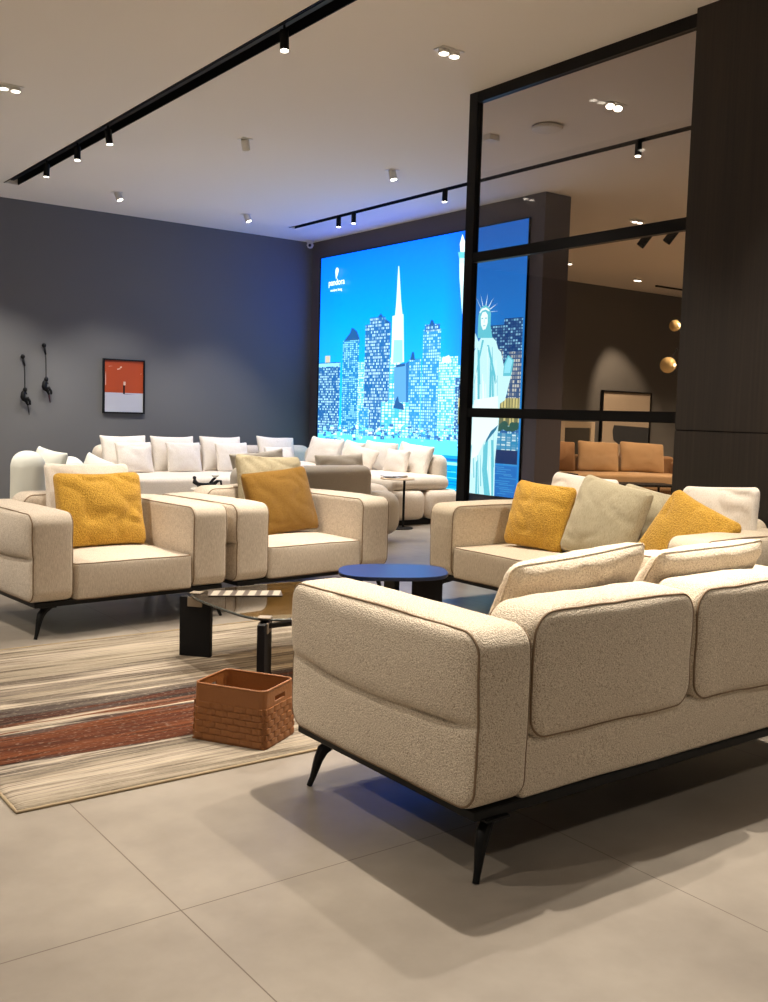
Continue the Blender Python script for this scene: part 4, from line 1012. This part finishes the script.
# low round table with dark reclining figurine
t = thing('round_table', 'low pale round table in front of the wall sofa', 'coffee table', (4.98, 9.94, 0))
mb = MB(); mb.lathe([(.0, .40), (.16, .40), (.18, .415), (.16, .43), (0, .43)], 40); mb.obj('table_top', M['cream_far'], t, smooth='auto')
mb = MB(); mb.lathe([(.16, 0), (.14, .05), (.08, .2), (.12, .40)], 24); mb.obj('pedestal', M['cream_far'], t, smooth='auto')
t = thing('figurine', 'small black reclining figurine with white bowl on pale round table', 'figurine', (4.98, 9.93, .43), -.6)
mb = MB(); mb.tube([(-.14, 0, .10), (-.14, 0, .06), (-.10, 0, .035), (-.02, 0, .03), (.06, 0, .035), (.11, 0, .075), (.145, 0, .08), (.16, 0, .0)], [.012, .028, .022, .022, .026, .017, .014, .009], 10)
mb.tube([(.02, 0, .03), (.06, 0, .09), (.09, 0, .115)], [.018, .015, .011], 8); mb.tube([(-.10, 0, .03), (-.10, .03, .0)], [.015, .012], 8)
mb.lathe([(0, -.022), (.018, -.012), (.022, 0), (.018, .014), (0, .022)], 12, c=(-.142, 0, .105)); mb.obj('body', M['blackm'], t, smooth=True)
mb = MB(); mb.lathe([(0, .0), (.03, .008), (.048, .035), (.044, .035), (.028, .014), (0, .006)], 20, c=(.085, 0, .112)); mb.obj('bowl', M['white'], t, smooth=True)
# pole side table with magazines
t = thing('pedestal_table', 'slim round side table on a dark pole before the cream corner sofa', 'side table', (6.90, 8.95, 0))
mb = MB(); mb.lathe([(0, 0), (.16, 0), (.16, .012), (0, .016)], 32); mb.obj('base', M['blackm'], t)
mb = MB(); mb.tube([(0.06, 0, .01), (.06, 0, .56)], .014, 12); mb.obj('pole', M['blackm'], t, smooth='auto')
mb = MB(); mb.lathe([(0, .56), (.19, .56), (.20, .57), (.19, .58), (0, .58)], 36, c=(-.04, 0, 0)); mb.obj('table_top', M['oak'], t, smooth='auto')
for i, (dx, rz, lb) in enumerate(((-.07, .5, 'pale grey magazine at the bottom on the slim round side table'), (-.09, .2, 'white magazine lying on top on the slim round side table'))):
    o = thing('magazine', lb, 'magazine', (6.90 + dx, 8.95, .581 + i * .013), rz)
    mb = MB(); mb.box(-.13, .13, -.095, .095, 0, .0015); mb.box(-.13, .13, -.095, .095, .0105, .012); mb.box(-.13, -.128, -.095, .095, 0, .012); mb.obj('cover', plain('magazine_cover', rgb(200 + 20 * i, 205 + 15 * i, 212 + 10 * i), .4), o)
    mb = MB(); mb.box(-.127, .126, -.092, .092, .0016, .0104); mb.obj('pages', M['paper'], o)

# ================================================================== ROOM BEHIND THE GLASS
def tan_sofa():
    rz = -.5; cx, cy = 12.95, 11.0
    t = thing('tan_sofa', 'tan sofa behind the glass partition below the leaning artwork', 'sofa', (cx, cy, 0), rz)
    soft('seat', t, 1.15, .50, .12, 'z', (0, -.05, .30), M['tan'], .06, .04, (0, .02), 150, nu=12)
    soft('base', t, 1.2, .48, .07, 'z', (0, 0, .12), M['tan_d'], .04, .02, (0, 0), 151)
    soft('backrest', t, 1.2, .22, .10, 'y', (0, .42, .48), M['tan_d'], .06, .05, (0, 0), 152, nu=12)
    for sx in (-1, 1): soft('armrest', t, .48, .26, .09, 'x', (sx * 1.22, 0, .36), M['tan_d'], .06, .05, (.01, .01), 153 + sx)
    R = Matrix.Rotation(rz, 3, 'Z')
    for i, (x, w_, m, lb) in enumerate(((-.88, .50, 'tan_d', 'brown square pillow at the left end of the tan sofa'), (-.22, .72, 'tan', 'wide tan back pillow in the middle of the tan sofa'), (.55, .78, 'tan', 'wide tan back pillow at the right end of the tan sofa'))):
        p = R @ Vector((x, .12, 0)); pillow('sofa_pillow', lb, w_, .52, .18, M[m], (cx + p.x, cy + p.y, .43), rz, 16, 3, 160 + i, corner=.14, pinch=.04, n=20)
tan_sofa()
t = thing('low_table', 'dark thin topped low table in front of the tan sofa', 'coffee table', (12.0, 9.7, 0), -.5)
mb = MB(); mb.box(-.5, .5, -.3, .3, .33, .36, bev=.005); mb.obj('table_top', M['blackm'], t)
for sx in (-1, 1):
    for sy in (-1, 1): mb = MB(); mb.tube([(sx * .42, sy * .24, .33), (sx * .45, sy * .26, 0)], [.02, .012], 8); mb.obj('leg', M['blackm'], t)
t = thing('end_table', 'small dark end table beside the left arm of the tan sofa', 'side table', (11.45, 10.7, 0), -.5)
mb = MB(); mb.box(-.17, .17, -.17, .17, .42, .46, bev=.004); mb.obj('table_top', M['blackm'], t)
mb = MB(); mb.box(-.13, .13, -.13, .13, 0, .42); mb.obj('base', M['blackm'], t)
# leaning artwork
t = thing('large_artwork', 'large framed black and white abstract leaning on the wall behind glass', 'painting', (15.95, Y_BACK - .05, .30))
mb = MB()
for (a, b2, c, d) in ((-.75, -.72, 0, 1.58), (.72, .75, 0, 1.58), (-.72, .72, 0, .03), (-.72, .72, 1.55, 1.58)): mb.box(a, b2, -.03, .03, c, d)
mb.obj('frame', M['blackm'], t)
mb = MB(); mb.box(-.72, .72, -.01, .02, .03, 1.55, 0)
mb.add([(-.40, -.012, .78), (-.36, -.012, .60), (-.2, -.012, .52), (.72, -.012, .52), (.72, -.012, .86), (-.36, -.012, .90)], [tuple(range(6))], 1)
mb.add([(-.22, -.013, .03), (-.15, -.013, .35), (-.08, -.013, .55), (.14, -.013, .55), (.12, -.013, .03)], [tuple(range(5))], 2)
mb.obj('canvas', [plain('warm_white_canvas', rgb(190, 176, 158), .7), plain('slate_print', rgb(56, 60, 66), .7), plain('brown_print', rgb(110, 76, 62), .7)], t)
# white framed mirror
t = thing('framed_mirror', 'white framed mirror standing at the wall behind glass, left of artwork', 'mirror', (14.5, Y_BACK - .08, 0))
mb = MB()
for (a, b2, c, d) in ((-.48, -.36, .1, 1.25), (.36, .48, .1, 1.25), (-.36, .36, 1.13, 1.25), (-.36, .36, .1, .22)): mb.box(a, b2, -.03, .03, c, d, bev=.008)
mb.box(-.48, .48, -.02, .02, 0, .1); mb.obj('frame', plain('cream_frame', rgb(232, 216, 190), .5), t)
mb = MB(); mb.box(-.36, .36, -.01, .01, .22, 1.13); mb.obj('mirror_glass', plain('mirror', (.6, .56, .5, 1), .05, 1.), t)
# pendant with glass balls
t = thing('pendant_lamp', 'branching pendant lamp with amber glass balls beside the wood column', 'pendant lamp', (13.3, 10.0, 0))
mb = MB(); mb.tube([(.0, 0, CEIL), (0, 0, 2.3)], .012, 8); mb.tube([(0, 0, 2.85), (-.25, 0, 2.80)], .01, 8); mb.tube([(0, 0, 2.45), (-.16, 0, 2.45), (-.37, 0, 2.20)], .01, 8); mb.tube([(0, 0, 2.5), (.4, .1, 2.6)], .01, 8); mb.obj('stem', M['blackm'], t)
for (x, y, z, r_) in ((-.25, 0, 2.80, .09), (-.37, 0, 2.18, .125), (.4, .1, 2.6, .1)):
    mb = MB(); mb.lathe([(.001, -r_)] + [(r_ * math.cos(a * PI / 16), r_ * math.sin(a * PI / 16)) for a in range(-7, 8)] + [(.001, r_)], 24, c=(x, y, z))
    g_ = mb.obj('glass_ball', M['brass'], t, smooth=True)
    mb = MB(); mb.lathe([(.001, -.03), (.03, 0), (.001, .03)], 12, c=(x, y - r_ - .0, z)); mb.obj('bulb', emit('bulb_glow', (1, .8, .45, 1), 5), g_)
# lamps of the far room, above the visible ceiling strip
for (x, y, p, tg) in ((10.3, 5.6, 260, (10.3, 6, 0)), (13.6, 8.7, 300, (13.2, 9.5, .4)), (17.6, 11.0, 220, (17.6, 10.5, 0)), (17.0, 8.6, 240, (17, 9, 0)), (13.5, 5.5, 240, (13.5, 6, 0))):
    ceiling_spot(x, y, 'ceiling downlight of the far room hidden behind the wood column', p * 2.0, tg, True, cone=120, group='ceiling downlights of the far room', col=(1., .74, .48))

# ================================================================== world and view
w = bpy.data.worlds.new('world'); sc.world = w; w.use_nodes = True
bg = w.node_tree.nodes['Background']; bg.inputs[0].default_value = (1., .90, .80, 1); bg.inputs[1].default_value = .13
sc.view_settings.view_transform = 'Standard'; sc.view_settings.look = 'None'; sc.view_settings.gamma = 1; sc.view_settings.use_curve_mapping = False
sc.view_settings.exposure = 0.0
sc.cycles.use_denoising = True
sc.cycles.max_bounces = 8; sc.cycles.diffuse_bounces = 4; sc.cycles.glossy_bounces = 4; sc.cycles.transparent_max_bounces = 12
sc.cycles.sample_clamp_indirect = 6; sc.cycles.caustics_reflective = False; sc.cycles.caustics_refractive = False
